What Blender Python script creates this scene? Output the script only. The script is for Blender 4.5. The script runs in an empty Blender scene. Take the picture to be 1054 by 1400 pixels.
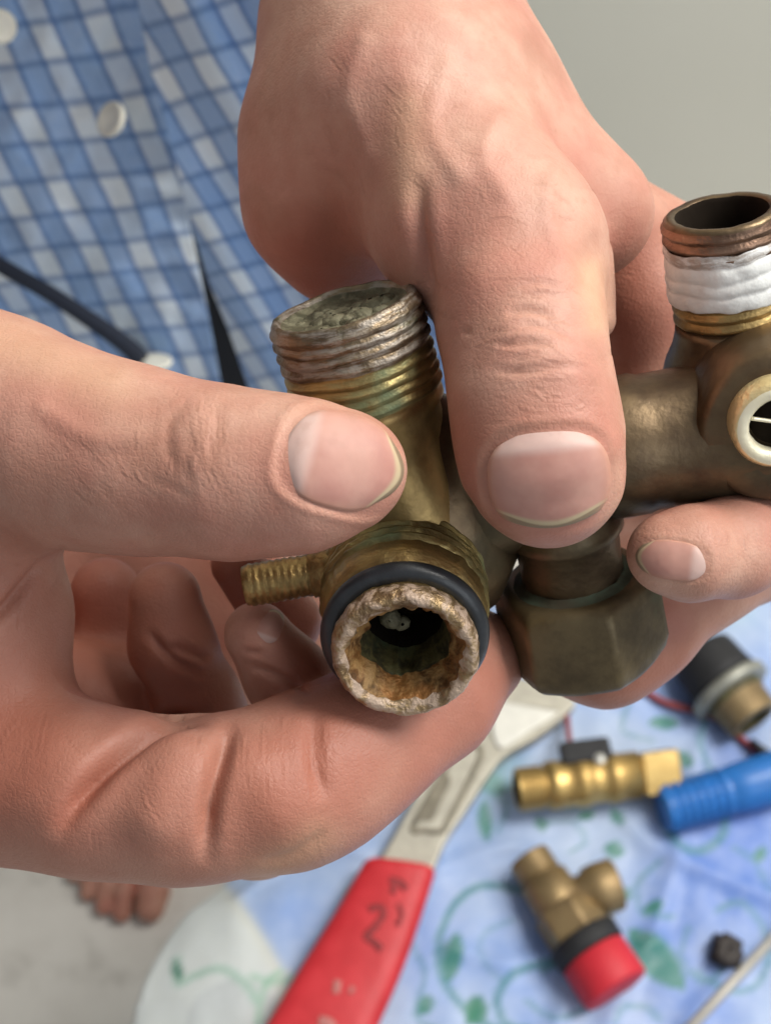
import bpy, bmesh, math, random, sys
import numpy as np
from mathutils import Vector, noise
from mathutils.bvhtree import BVHTree

random.seed(7)
rng = np.random.default_rng(11)
scene = bpy.context.scene
COL = scene.collection

# ------------------------------------------------------------------ camera, world, lamps
K = 0.00044                      # tangent per photograph pixel
TH = math.radians(58)            # camera looks down by this much
C0 = np.array([0.0, 0.0, 1.333])
RV = np.array([1.0, 0, 0])
FV = np.array([0, math.cos(TH), -math.sin(TH)])
UV_ = np.array([0, math.sin(TH), math.cos(TH)])

cam_d = bpy.data.cameras.new("camera")
cam = bpy.data.objects.new("camera", cam_d)
COL.objects.link(cam)
cam.location = C0
cam.rotation_euler = (math.pi / 2 - TH, 0, 0)
cam_d.sensor_fit = 'VERTICAL'
cam_d.sensor_height = 24
cam_d.lens = 12 / (700 * K)
cam_d.clip_start = 0.01
cam_d.clip_end = 60
cam_d.dof.use_dof = True
cam_d.dof.focus_distance = 0.233
cam_d.dof.aperture_fstop = (cam_d.lens / 1000) / 0.0018
scene.camera = cam

world = bpy.data.worlds.new("World")
scene.world = world
world.use_nodes = True
bg = world.node_tree.nodes["Background"]
bg.inputs[0].default_value = (0.93, 0.96, 1.0, 1)
bg.inputs[1].default_value = 0.32

def area(name, loc, target, sx, sy, power, col):
    l = bpy.data.lights.new(name, 'AREA')
    l.shape = 'RECTANGLE'
    l.size, l.size_y = sx, sy
    l.energy = power
    l.color = col
    o = bpy.data.objects.new(name, l)
    COL.objects.link(o)
    o.location = loc
    o.rotation_euler = (Vector(target) - Vector(loc)).to_track_quat('-Z', 'Y').to_euler()
    return o

area("ceiling_lamp", (0.95, 0.74, 2.35), (0.05, 0.42, 0.9), 1.2, 0.9, 63, (1.0, 0.965, 0.91))
area("window_light", (1.5, -1.0, 2.2), (0, 0.6, 0.9), 1.4, 1.4, 14, (0.90, 0.95, 1.0))

scene.view_settings.view_transform = 'Standard'
scene.view_settings.look = 'None'
scene.view_settings.exposure = 0.0
scene.view_settings.gamma = 1.0

# ------------------------------------------------------------------ geometry helpers
def Pm(px, py, dz=0.0):
    """a point of the photograph at depth 250+dz mm, in camera mm (right, up, forward)"""
    z = 250.0 + dz
    return np.array([(px - 527) * K * z, (700 - py) * K * z, z])

def c2w(v):
    v = np.asarray(v, float)
    return C0 + (v[..., 0:1] * RV + v[..., 1:2] * UV_ + v[..., 2:3] * FV) / 1000.0

def w2c(w):
    d = (np.asarray(w, float) - C0) * 1000
    return np.stack([d @ RV, d @ UV_, d @ FV], -1)

TZ = 0.52
def T(px, py, h=0.0):
    """the point of the plane z = table top + h (mm) seen at a pixel"""
    d = FV + (px - 527) * K * RV + (700 - py) * K * UV_
    t = (TZ + h / 1000 - C0[2]) / d[2]
    return C0 + t * d

def nrm(v):
    v = np.asarray(v, float)
    return v / np.linalg.norm(v)

ORIGIN = {}
def tag(o, label=None, cat=None, group=None, kind=None):
    if label: o['label'] = label
    if cat: o['category'] = cat
    if group: o['group'] = group
    if kind: o['kind'] = kind
    return o

def thing(name, loc, label, cat, group=None):
    o = bpy.data.objects.new(name, None)
    o.empty_display_size = 0.02
    COL.objects.link(o)
    o.location = loc
    ORIGIN[o.name] = np.array(loc, float)
    return tag(o, label, cat, group)

def mk(name, verts, faces, mats, parent=None, origin=None, smooth=True, fmat=None, attrs=None, uv=None):
    """one mesh object from world-space vertices"""
    verts = np.asarray(verts, float)
    if parent is not None:
        org = ORIGIN[parent.name]
    else:
        org = np.asarray(origin, float) if origin is not None else np.array([verts[:, 0].mean(), verts[:, 1].mean(), verts[:, 2].min()])
    me = bpy.data.meshes.new(name)
    me.from_pydata((verts - org).tolist(), [], [tuple(int(i) for i in f) for f in faces])
    if not isinstance(mats, (list, tuple)): mats = [mats]
    for m in mats: me.materials.append(m)
    if fmat is not None: me.polygons.foreach_set('material_index', np.asarray(fmat, np.int32))
    if smooth: me.polygons.foreach_set('use_smooth', np.ones(len(me.polygons), bool))
    for k, a in (attrs or {}).items():
        a = np.asarray(a, np.float32)
        if a.ndim == 1:
            at = me.attributes.new(k, 'FLOAT', 'POINT'); at.data.foreach_set('value', a)
        else:
            at = me.attributes.new(k, 'FLOAT_COLOR', 'POINT')
            at.data.foreach_set('color', np.concatenate([a, np.ones((len(a), 1), np.float32)], 1).ravel())
    if uv is not None:
        lay = me.uv_layers.new(name='UVMap')
        li = np.empty(len(me.loops), np.int32); me.loops.foreach_get('vertex_index', li)
        lay.data.foreach_set('uv', np.asarray(uv, np.float32)[li].ravel())
    me.update()
    o = bpy.data.objects.new(name, me)
    COL.objects.link(o)
    if parent is not None:
        o.parent = parent
        ORIGIN[o.name] = org if parent.type == 'EMPTY' or True else org
    else:
        o.location = org
        ORIGIN[o.name] = org
    return o

def basis(n):
    n = nrm(n)
    a = np.array([0, 0, 1.0]) if abs(n[2]) < 0.9 else np.array([1.0, 0, 0])
    e1 = nrm(np.cross(n, a)); e2 = np.cross(n, e1)
    return n, e1, e2

def lathe(a, n, prof, seg=72, jit=0.0, jfreq=0.5, sides=None, rot=0.0, seed=0.0, closed=(False, False), scale=1.0, e1=None, tj=0.0):
    """turned body: axis from a along n; prof = [(t, r, material, polygonal 0/1)]; returns verts, faces, face materials, t per vertex"""
    a = np.asarray(a, float)
    n, b1, b2 = basis(n)
    if e1 is not None:
        b1 = nrm(e1 - np.dot(e1, n) * n); b2 = np.cross(n, b1)
    V, Fc, M, Ts = [], [], [], []
    global AX
    AX = []
    for row in prof:
        t, r = row[0], row[1]
        poly = row[3] if len(row) > 3 else 0
        for k in range(seg):
            ang = 2 * math.pi * k / seg + rot
            rr = r
            if sides and poly:
                w = 2 * math.pi / sides
                q = (ang - rot) % w - w / 2
                rr = r * (1 - poly + poly * math.cos(w / 2) / math.cos(q))
            tt = t + (tj * (noise.noise(Vector((math.cos(ang) * 1.5, math.sin(ang) * 1.5, t * .25 + seed))) + .5 * noise.noise(Vector((math.cos(ang) * 5, math.sin(ang) * 5, t * .5 + seed)))) if tj else 0)
            p = a + n * tt * scale + (b1 * math.cos(ang) + b2 * math.sin(ang)) * rr * scale
            if jit:
                d = noise.noise(Vector(p * jfreq + seed)) + 0.5 * noise.noise(Vector(p * jfreq * 2.7 + seed))
                p = p + nrm(p - (a + n * t * scale) + n * 1e-6) * d * jit
            V.append(p); Ts.append(t); AX.append((math.cos(ang) * 1.2 + seed, math.sin(ang) * 1.2, t * .75))
    for i in range(len(prof) - 1):
        m = prof[i + 1][2] if len(prof[i + 1]) > 2 else 0
        for k in range(seg):
            k2 = (k + 1) % seg
            Fc.append((i * seg + k, i * seg + k2, (i + 1) * seg + k2, (i + 1) * seg + k)); M.append(m)
    if closed[0]: Fc.append(tuple(range(seg))[::-1]); M.append(prof[0][2] if len(prof[0]) > 2 else 0)
    if closed[1]:
        b = (len(prof) - 1) * seg
        Fc.append(tuple(b + k for k in range(seg))); M.append(prof[-1][2] if len(prof[-1]) > 2 else 0)
    return np.array(V), Fc, M, np.array(Ts)

def threads(t0, t1, r, depth=0.7, pitch=1.8, m=0):
    out = []
    t = t0
    while t < t1 - 0.2:
        out += [(t, r - depth, m), (t + pitch * .34, r, m), (t + pitch * .56, r, m), (t + pitch * .9, r - depth, m)]
        t += pitch
    return out

def tube(pts, r, seg=14, ends=True, sub=6):
    """round tube through points (Catmull-Rom), r a number or one per point"""
    pts = np.asarray(pts, float)
    rs = np.full(len(pts), r) if np.isscalar(r) else np.asarray(r, float)
    P, R = [], []
    n = len(pts)
    for i in range(n - 1):
        p0, p1, p2, p3 = pts[max(i - 1, 0)], pts[i], pts[i + 1], pts[min(i + 2, n - 1)]
        for s in range(sub):
            u = s / sub
            P.append(0.5 * ((2 * p1) + (-p0 + p2) * u + (2 * p0 - 5 * p1 + 4 * p2 - p3) * u * u + (-p0 + 3 * p1 - 3 * p2 + p3) * u ** 3))
            R.append(rs[i] * (1 - u) + rs[i + 1] * u)
    P.append(pts[-1]); R.append(rs[-1])
    P = np.array(P)
    tan = np.gradient(P, axis=0)
    V, Fc = [], []
    e = None
    for i in range(len(P)):
        t = nrm(tan[i])
        if e is None: _, e, _ = basis(t)
        e = nrm(e - np.dot(e, t) * t)
        f = np.cross(t, e)
        for k in range(seg):
            a = 2 * math.pi * k / seg
            V.append(P[i] + (e * math.cos(a) + f * math.sin(a)) * R[i])
    for i in range(len(P) - 1):
        for k in range(seg):
            k2 = (k + 1) % seg
            Fc.append((i * seg + k, i * seg + k2, (i + 1) * seg + k2, (i + 1) * seg + k))
    if ends:
        Fc.append(tuple(range(seg))[::-1]); b = (len(P) - 1) * seg; Fc.append(tuple(b + k for k in range(seg)))
    return np.array(V), Fc

def torus(c, n, R, r, seg=72, ring=16):
    n, e1, e2 = basis(n)
    V, Fc = [], []
    for i in range(seg):
        a = 2 * math.pi * i / seg
        d = e1 * math.cos(a) + e2 * math.sin(a)
        for j in range(ring):
            b = 2 * math.pi * j / ring
            V.append(c + d * (R + r * math.cos(b)) + n * r * math.sin(b))
    for i in range(seg):
        for j in range(ring):
            i2, j2 = (i + 1) % seg, (j + 1) % ring
            Fc.append((i * ring + j, i2 * ring + j, i2 * ring + j2, i * ring + j2))
    return np.array(V), Fc

def join(*parts):
    V, Fc, M, n = [], [], [], 0
    for p in parts:
        v, f = p[0], p[1]
        V.append(np.asarray(v)); Fc += [tuple(i + n for i in q) for q in f]
        M += list(p[2]) if len(p) > 2 and p[2] is not None else [0] * len(f)
        n += len(v)
    return np.concatenate(V), Fc, M

def prism(poly, ztop, zbot, bev=0.0015):
    """flat outline (world xy list) with thickness and a bevelled rim"""
    poly = np.asarray(poly, float)
    n = len(poly)
    c = poly.mean(0)
    nx = np.roll(poly, -1, 0) - np.roll(poly, 1, 0)
    nor = np.stack([nx[:, 1], -nx[:, 0]], 1)
    nor /= np.linalg.norm(nor, axis=1)[:, None] + 1e-9
    area2 = np.sum(poly[:, 0] * np.roll(poly[:, 1], -1) - np.roll(poly[:, 0], -1) * poly[:, 1])
    if area2 < 0: nor = -nor
    rows = [(0, zbot), (0, ztop - bev), (-bev * .3, ztop - bev * .3), (-bev, ztop)]
    V = []
    for off, z in rows:
        q = poly + nor * off
        V += [(x, y, z) for x, y in q]
    Fc = []
    for i in range(len(rows) - 1):
        for k in range(n):
            k2 = (k + 1) % n
            Fc.append((i * n + k, i * n + k2, (i + 1) * n + k2, (i + 1) * n + k))
    Fc.append(tuple((len(rows) - 1) * n + k for k in range(n)))
    Fc.append(tuple(range(n))[::-1])
    if area2 < 0: Fc = [f[::-1] for f in Fc]
    return np.array(V), Fc

def smooth_poly(pts, sub=6):
    pts = np.asarray(pts, float); n = len(pts); out = []
    for i in range(n):
        p0, p1, p2, p3 = pts[i - 1], pts[i], pts[(i + 1) % n], pts[(i + 2) % n]
        for s in range(sub):
            u = s / sub
            out.append(0.5 * ((2 * p1) + (-p0 + p2) * u + (2 * p0 - 5 * p1 + 4 * p2 - p3) * u * u + (-p0 + 3 * p1 - 3 * p2 + p3) * u ** 3))
    return np.array(out)

def spline(pts, n):
    pts = np.asarray(pts, float); m = len(pts); out = []
    for q in np.linspace(0, m - 1 - 1e-6, n):
        i = int(q); u = q - i
        p0, p1, p2, p3 = pts[max(i - 1, 0)], pts[i], pts[min(i + 1, m - 1)], pts[min(i + 2, m - 1)]
        out.append(0.5 * ((2 * p1) + (-p0 + p2) * u + (2 * p0 - 5 * p1 + 4 * p2 - p3) * u * u + (-p0 + 3 * p1 - 3 * p2 + p3) * u ** 3))
    return np.array(out)

def poly_dist(P, line):
    """distance of 2-D points to a polyline"""
    d = np.full(len(P), 1e9)
    for a, b in zip(line[:-1], line[1:]):
        a = np.asarray(a, float); b = np.asarray(b, float); ab = b - a
        h = np.clip(((P - a) @ ab) / max(ab @ ab, 1e-12), 0, 1)
        d = np.minimum(d, np.linalg.norm(P - a - h[:, None] * ab, axis=1))
    return d

# ------------------------------------------------------------------ materials
class N:
    def __init__(s, name):
        s.m = bpy.data.materials.new(name); s.m.use_nodes = True
        s.t = s.m.node_tree; s.b = s.t.nodes['Principled BSDF']
    def n(s, typ, **kw):
        q = s.t.nodes.new(typ)
        for k, v in kw.items():
            if k.startswith('i_'):
                key = k[2:]; key = int(key) if key.isdigit() else key
                s.put(q.inputs[key], v)
            else: setattr(q, k, v)
        return q
    def put(s, sock, v):
        if isinstance(v, bpy.types.NodeSocket): s.t.links.new(v, sock)
        else:
            if isinstance(v, (tuple, list)) and len(v) == 3 and sock.type == 'RGBA': v = (*v, 1)
            sock.default_value = v
    def math(s, op, a, b=0.0, clamp=False):
        q = s.n('ShaderNodeMath', operation=op, use_clamp=clamp); s.put(q.inputs[0], a); s.put(q.inputs[1], b); return q.outputs[0]
    def mix(s, f, a, b, mode='MIX'):
        q = s.n('ShaderNodeMix', data_type='RGBA', blend_type=mode); s.put(q.inputs[0], f); s.put(q.inputs[6], a); s.put(q.inputs[7], b); return q.outputs[2]
    def noise(s, scale, detail=3.0, rough=0.55, vec=None, dist=0.0):
        q = s.n('ShaderNodeTexNoise', i_Scale=scale, i_Detail=detail, i_Roughness=rough, i_Distortion=dist)
        s.t.links.new(vec if vec is not None else s.obj(), q.inputs['Vector']); return q.outputs['Fac']
    def obj(s):
        if not hasattr(s, '_o'): s._o = s.n('ShaderNodeTexCoord')
        return s._o.outputs['Object']
    def ramp(s, f, lo, hi):
        q = s.n('ShaderNodeMapRange'); q.interpolation_type = 'SMOOTHSTEP'
        s.put(q.inputs[0], f); q.inputs[1].default_value = lo; q.inputs[2].default_value = hi; return q.outputs[0]
    def attr(s, name, fac=True):
        q = s.n('ShaderNodeAttribute', attribute_name=name); return q.outputs['Fac'] if fac else q.outputs['Color']
    def bump(s, h, strength=0.3, dist=0.001):
        q = s.n('ShaderNodeBump', i_Strength=strength, i_Distance=dist, i_Height=h)
        s.t.links.new(q.outputs[0], s.b.inputs['Normal']); return q
    def set(s, **kw):
        names = {'color': 'Base Color', 'rough': 'Roughness', 'metal': 'Metallic', 'spec': 'Specular IOR Level', 'sss': 'Subsurface Weight', 'coat': 'Coat Weight', 'sheen': 'Sheen Weight', 'trans': 'Transmission Weight'}
        for k, v in kw.items(): s.put(s.b.inputs[names[k]], v)
        return s

def simple(name, col, rough=0.6, metal=0.0, var=0.12, scale=300, bump=0.15, dark=None):
    q = N(name)
    f = q.ramp(q.noise(scale, 4), .3, .7)
    d = dark or tuple(c * (1 - var * 2) for c in col)
    q.set(color=q.mix(f, d, col), rough=rough, metal=metal)
    if bump: q.bump(q.noise(scale * 2.5, 3), bump, 0.0006)
    return q.m

def brass(name, col, dark, green=0.0, metal=0.85, rough=0.42, scale=180, grime=0.5, crust=None, crust_amt=0.0, bump=0.35, streak=False):
    q = N(name)
    n1 = q.noise(scale, 5, .65); n2 = q.noise(scale * 2.6, 4, .6, dist=.5); n3 = q.noise(scale * .55, 4, .6)
    if streak:
        ax = q.attr('ax', False)
        n1 = q.math('ADD', q.math('MULTIPLY', q.noise(1.1, 4, .6, vec=ax), .7), q.math('MULTIPLY', n1, .3))
        n2 = q.math('ADD', q.math('MULTIPLY', q.noise(1.7, 4, .65, vec=ax), .75), q.math('MULTIPLY', n2, .25))
    c = q.mix(q.math('MULTIPLY', q.ramp(n1, .35, .68), grime), col, dark)
    m = metal
    if green:
        g = q.math('MULTIPLY', q.ramp(n3, .52, .66), green)
        c = q.mix(g, c, (0.09, 0.16, 0.085)); m = q.math('MULTIPLY', q.math('SUBTRACT', 1.0, g), metal)
    if crust:
        k = q.math('MULTIPLY', q.ramp(n2, .42, .6), crust_amt)
        c = q.mix(k, c, crust); m = q.math('MULTIPLY', q.math('SUBTRACT', 1.0, k), m)
    q.set(color=c, metal=m, rough=q.math('ADD', q.math('MULTIPLY', n1, .3), rough - .15))
    q.bump(q.math('ADD', n2, q.noise(scale * 7, 3)), bump, 0.0005)
    return q.m

def make_skin():
    q = N('skin')
    red = q.attr('red'); pale = q.attr('pale')
    n1 = q.noise(60, 5, .65); n2 = q.noise(230, 4, .65); n3 = q.noise(22, 4, .6); n4 = q.noise(620, 3, .6)
    c = q.mix(q.ramp(n1, .3, .72), (0.43, 0.215, 0.155), (0.54, 0.325, 0.245))
    c = q.mix(q.math('MULTIPLY', q.ramp(n3, .42, .68), .8), c, (0.43, 0.165, 0.125))
    c = q.mix(q.math('MULTIPLY', q.ramp(n2, .55, .75), .30), c, (0.40, 0.175, 0.125))
    c = q.mix(q.math('MULTIPLY', q.ramp(n4, .58, .72), .22), c, (0.36, 0.17, 0.11))
    c = q.mix(q.math('MULTIPLY', q.attr('line'), .45), c, (0.30, 0.13, 0.085))  # shade in the wrinkles painted as darker lines in the colour
    c = q.mix(q.math('MULTIPLY', q.ramp(q.noise(34, 5, .7), .52, .68), .30), c, (0.27, 0.135, 0.085))
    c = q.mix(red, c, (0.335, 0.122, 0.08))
    c = q.mix(pale, c, (0.60, 0.38, 0.235))
    q.set(color=c, rough=q.math('ADD', .40, q.math('MULTIPLY', n2, .24)), sss=0.10, spec=0.34)
    q.b.inputs['Subsurface Radius'].default_value = (1.0, 0.35, 0.2)
    q.b.inputs['Subsurface Scale'].default_value = 0.0022
    vo = q.n('ShaderNodeTexVoronoi', feature='DISTANCE_TO_EDGE', i_Scale=1300.0)
    q.t.links.new(q.obj(), vo.inputs['Vector'])
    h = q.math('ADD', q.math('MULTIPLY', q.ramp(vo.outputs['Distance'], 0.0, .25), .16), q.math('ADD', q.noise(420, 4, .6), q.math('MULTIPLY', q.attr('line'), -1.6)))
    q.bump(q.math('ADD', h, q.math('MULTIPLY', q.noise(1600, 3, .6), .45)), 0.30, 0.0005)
    return q.m
SKIN = make_skin()

def make_nail():
    q = N('nail')
    u = q.attr('nu'); e = q.attr('nedge')
    c = q.mix(q.ramp(q.noise(160, 3), .3, .7), (0.41, 0.20, 0.165), (0.48, 0.265, 0.215))
    c = q.mix(q.math('MULTIPLY', q.ramp(u, .30, .17), .75), c, (0.56, 0.41, 0.37))
    c = q.mix(q.ramp(u, .905, .95), c, (0.48, 0.385, 0.25))
    c = q.mix(q.math('MULTIPLY', q.ramp(u, .962, .985), .75), c, (0.17, 0.115, 0.075))
    c = q.mix(q.math('MULTIPLY', e, .75), c, (0.46, 0.235, 0.165))
    c = q.mix(q.math('MULTIPLY', q.ramp(q.noise(330, 4), .56, .72), .18), c, (0.36, 0.2, 0.15))
    q.set(color=c, rough=.48, sss=.1, spec=.25)
    q.b.inputs['Subsurface Radius'].default_value = (1.0, 0.4, 0.3); q.b.inputs['Subsurface Scale'].default_value = 0.0012
    q.bump(q.math('ADD', q.noise(260, 2), q.noise(60, 4)), .16, .0006)
    return q.m
NAIL = make_nail()

def make_plaid():
    q = N('plaid_cotton')
    uv = q.n('ShaderNodeUVMap').outputs[0]
    sp = q.n('ShaderNodeSeparateXYZ'); q.t.links.new(uv, sp.inputs[0])
    nz = q.noise(38, 2)
    def band(ax, per, half, off=0.0):
        a = q.math('ADD', sp.outputs[ax], off)
        a = q.math('ABSOLUTE', q.math('SUBTRACT', q.math('FRACT', q.math('DIVIDE', a, per)), .5))
        return q.ramp(a, half + .018, half - .018), q.ramp(q.math('ABSOLUTE', q.math('SUBTRACT', a, half)), .075, .02)
    bx, lx = band(0, 24.0, .25)
    by, ly = band(1, 24.0, .25)
    c = q.mix(q.ramp(q.noise(30, 2), .35, .65), (0.84, 0.90, 0.93), (0.74, 0.83, 0.90))
    c = q.mix(q.math('MULTIPLY', bx, .70), c, (0.15, 0.345, 0.70))
    c = q.mix(q.math('MULTIPLY', by, .34), c, (0.18, 0.36, 0.68))
    c = q.mix(q.math('MULTIPLY', lx, .75), c, (0.035, 0.14, 0.40))
    c = q.mix(q.math('MULTIPLY', ly, .62), c, (0.04, 0.14, 0.37))
    wv = q.n('ShaderNodeTexNoise', i_Scale=1.0, i_Detail=2.0)
    mp = q.n('ShaderNodeMapping'); q.t.links.new(uv, mp.inputs[0]); mp.inputs['Scale'].default_value = (2.2, .35, 1); q.t.links.new(mp.outputs[0], wv.inputs['Vector'])
    c = q.mix(q.math('MULTIPLY', q.ramp(wv.outputs[0], .35, .7), .22), c, (0.68, 0.75, 0.80))
    q.set(color=c, rough=.85, sheen=.15, spec=.2)
    q.bump(q.math('ADD', q.noise(700, 2), q.noise(90, 3)), .25, .0008)
    return q.m
PLAID = make_plaid()

def make_cloth():
    q = N('printed_tablecloth')
    c = q.attr('print', False)
    c = q.mix(q.math('MULTIPLY', q.ramp(q.noise(130, 3), .35, .7), .10), c, (0.75, 0.8, 0.85))
    q.set(color=c, rough=.45, spec=.4)
    q.bump(q.math('ADD', q.noise(60, 4), q.math('MULTIPLY', q.noise(600, 2), .3)), .22, .0015)
    return q.m

B_OLD = brass('aged_brass', (0.20, 0.135, 0.065), (0.06, 0.04, 0.024), green=.35, grime=.8, rough=.5)
B_DARK = brass('dark_brown_brass', (0.165, 0.115, 0.065), (0.07, 0.046, 0.030), green=.12, grime=.9, rough=.40, scale=70, bump=.2, metal=.8)
B_NUT = brass('olive_brown_brass', (0.165, 0.125, 0.066), (0.075, 0.056, 0.032), green=.4, grime=.9, rough=.5, scale=75, bump=.2, metal=.65)
B_GOLD = brass('worn_gold_brass', (0.48, 0.33, 0.13), (0.17, 0.115, 0.05), green=.14, grime=.75, rough=.42, streak=True)
B_THREAD = brass('thread_brass_green', (0.44, 0.345, 0.145), (0.12, 0.10, 0.045), green=.65, grime=.85, rough=.42, scale=110, streak=True)
B_LIME = brass('limescaled_thread', (0.25, 0.185, 0.115), (0.075, 0.055, 0.036), green=.3, crust=(0.33, 0.30, 0.265), crust_amt=.6, grime=1.0, rough=.42, streak=True)
B_CRUST = brass('crusted_port_face', (0.40, 0.28, 0.145), (0.16, 0.10, 0.058), crust=(0.47, 0.35, 0.265), crust_amt=.85, grime=1.0, rough=.5, scale=150, bump=.8)
B_RUST = brass('rusty_bore', (0.30, 0.13, 0.035), (0.045, 0.027, 0.015), crust=(0.42, 0.25, 0.09), crust_amt=.6, grime=1.0, rough=.6, scale=120, bump=.8, metal=.5)
B_BORE = brass('dark_bore', (0.06, 0.05, 0.022), (0.022, 0.02, 0.010), green=.4, crust=(0.15, 0.125, 0.04), crust_amt=.5, grime=.6, rough=.6, metal=.3)
B_DEBRIS = brass('green_scale_deposit', (0.10, 0.09, 0.05), (0.03, 0.026, 0.017), green=.5, crust=(0.22, 0.205, 0.13), crust_amt=.6, metal=.2, rough=.7, bump=.8, scale=120)
B_COPPER = brass('coppery_thread', (0.31, 0.19, 0.13), (0.10, 0.062, 0.042), grime=.85, rough=.38, streak=True)
B_BRIGHT = brass('sheen_white_brass', (0.93, 0.87, 0.66), (0.84, 0.74, 0.46), grime=.4, rough=.34, scale=120, bump=.15, metal=.35)  # near-white base paints the ring face's blown-out sheen; spokes share it
B_NECK = brass('gold_neck_brass', (0.46, 0.32, 0.13), (0.19, 0.13, 0.06), green=.12, grime=.7, rough=.40, scale=85, bump=.15)
B_RING = brass('pale_gold_ring', (0.85, 0.70, 0.38), (0.62, 0.46, 0.2), grime=.5, rough=.36, scale=200, metal=.6)
B_NEW = brass('yellow_brass', (0.58, 0.40, 0.15), (0.36, 0.225, 0.075), grime=.6, rough=.42, scale=60)
B_DULL = brass('dull_tan_brass', (0.33, 0.235, 0.115), (0.17, 0.11, 0.058), grime=.5, rough=.5, scale=80, metal=.7)
VERDI = simple('verdigris', (0.12, 0.23, 0.155), .85, 0, .3, 62, .6, dark=(0.045, 0.036, 0.02))
PTFE = simple('white_thread_tape', (0.72, 0.725, 0.70), .5, 0, .06, 260, .3)
PTFE_G = brass('thin_grey_tape', (0.40, 0.36, 0.32), (0.20, 0.16, 0.13), crust=(0.66, 0.66, 0.65), crust_amt=.85, metal=.2, rough=.5, streak=True, bump=.3)
RUBBER = simple('black_rubber', (0.028, 0.032, 0.038), .36, 0, .2, 300, .1)
BLACK = simple('black_plastic', (0.014, 0.014, 0.016), .7, 0, .2, 200, .1)
HOLE = simple('hole_dark', (0.013, 0.009, 0.006), .95, 0, .1, 200, 0)
HOLE.node_tree.nodes['Principled BSDF'].inputs['Specular IOR Level'].default_value = 0.1
STEEL = simple('satin_steel', (0.44, 0.415, 0.345), .5, .5, .10, 120, .12)
STEEL_L = simple('ground_steel', (0.62, 0.61, 0.56), .42, .5, .04, 150, .08)
STEEL_D = simple('recessed_steel', (0.27, 0.24, 0.18), .65, .4, .2, 150, .15)
GREYM = simple('grey_flange_metal', (0.36, 0.36, 0.31), .5, .5, .12, 150, .2)
REDPL = simple('red_plastic_cap', (0.56, 0.018, 0.032), .6, 0, .03, 200, .05)
BLUEPL = simple('blue_ribbed_plastic', (0.02, 0.16, 0.50), .35, 0, .08, 150, .05)
WIRE = simple('red_wire_sheath', (0.30, 0.05, 0.05), .5, 0, .1, 200, 0)
BUTTON = simple('cream_button', (0.84, 0.81, 0.68), .3, 0, .07, 200, .05)
CORD = simple('navy_cord', (0.018, 0.024, 0.042), .85, 0, .2, 900, .5)
DENIM = simple('black_trouser_cloth', (0.010, 0.011, 0.014), .95, 0, .2, 900, .3)
ROD = simple('grey_rod', (0.42, 0.40, 0.36), .45, .3, .06, 100, .05)
WOOD = simple('table_wood', (0.24, 0.14, 0.075), .5, 0, .2, 30, .2)

def make_floor():
    q = N('stone_floor')
    f = q.ramp(q.noise(7, 5, .6), .3, .7)
    c = q.mix(f, (0.62, 0.59, 0.54), (0.74, 0.715, 0.665))
    c = q.mix(q.math('MULTIPLY', q.ramp(q.noise(26, 4), .5, .75), .4), c, (0.30, 0.275, 0.24))
    q.set(color=c, rough=.55); q.bump(q.noise(200, 3), .1, .001)
    return q.m
def make_wall():
    q = N('greige_paint')
    f = q.ramp(q.noise(3, 3), .3, .7)
    q.set(color=q.mix(f, (0.81, 0.80, 0.70), (0.84, 0.83, 0.73)), rough=.8); q.bump(q.noise(160, 3), .12, .001)
    return q.m

# ------------------------------------------------------------------ setting
def slab(name, x0, x1, y0, y1, z0, z1, mat, seg=1):
    V = [(x, y, z) for z in (z0, z1) for y in (y0, y1) for x in (x0, x1)]
    Fc = [(0, 2, 3, 1), (4, 5, 7, 6), (0, 1, 5, 4), (2, 6, 7, 3), (0, 4, 6, 2), (1, 3, 7, 5)]
    return mk(name, V, Fc, mat, origin=((x0 + x1) / 2, (y0 + y1) / 2, z0), smooth=False)
tag(slab('floor', -3, 3, -2.5, 0.95, -0.08, 0.0, make_floor()), kind='structure')
WALLM = make_wall()
w = slab('wall', -3, 3, 0.95, 1.05, -0.08, 2.6, WALLM)
tag(w, kind='structure')

# ------------------------------------------------------------------ body field (camera mm)
def axis_coords(segs):
    out = [segs[0][0]]
    for a, b, h in segs:
        n = max(1, int(round((b - a) / h)))
        out += list(np.linspace(a, b, n + 1)[1:])
    return np.array(out, np.float32)

def smin(a, b, k):
    h = np.clip(0.5 + 0.5 * (b - a) / k, 0, 1)
    return b + (a - b) * h - k * h * (1 - h)

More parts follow.
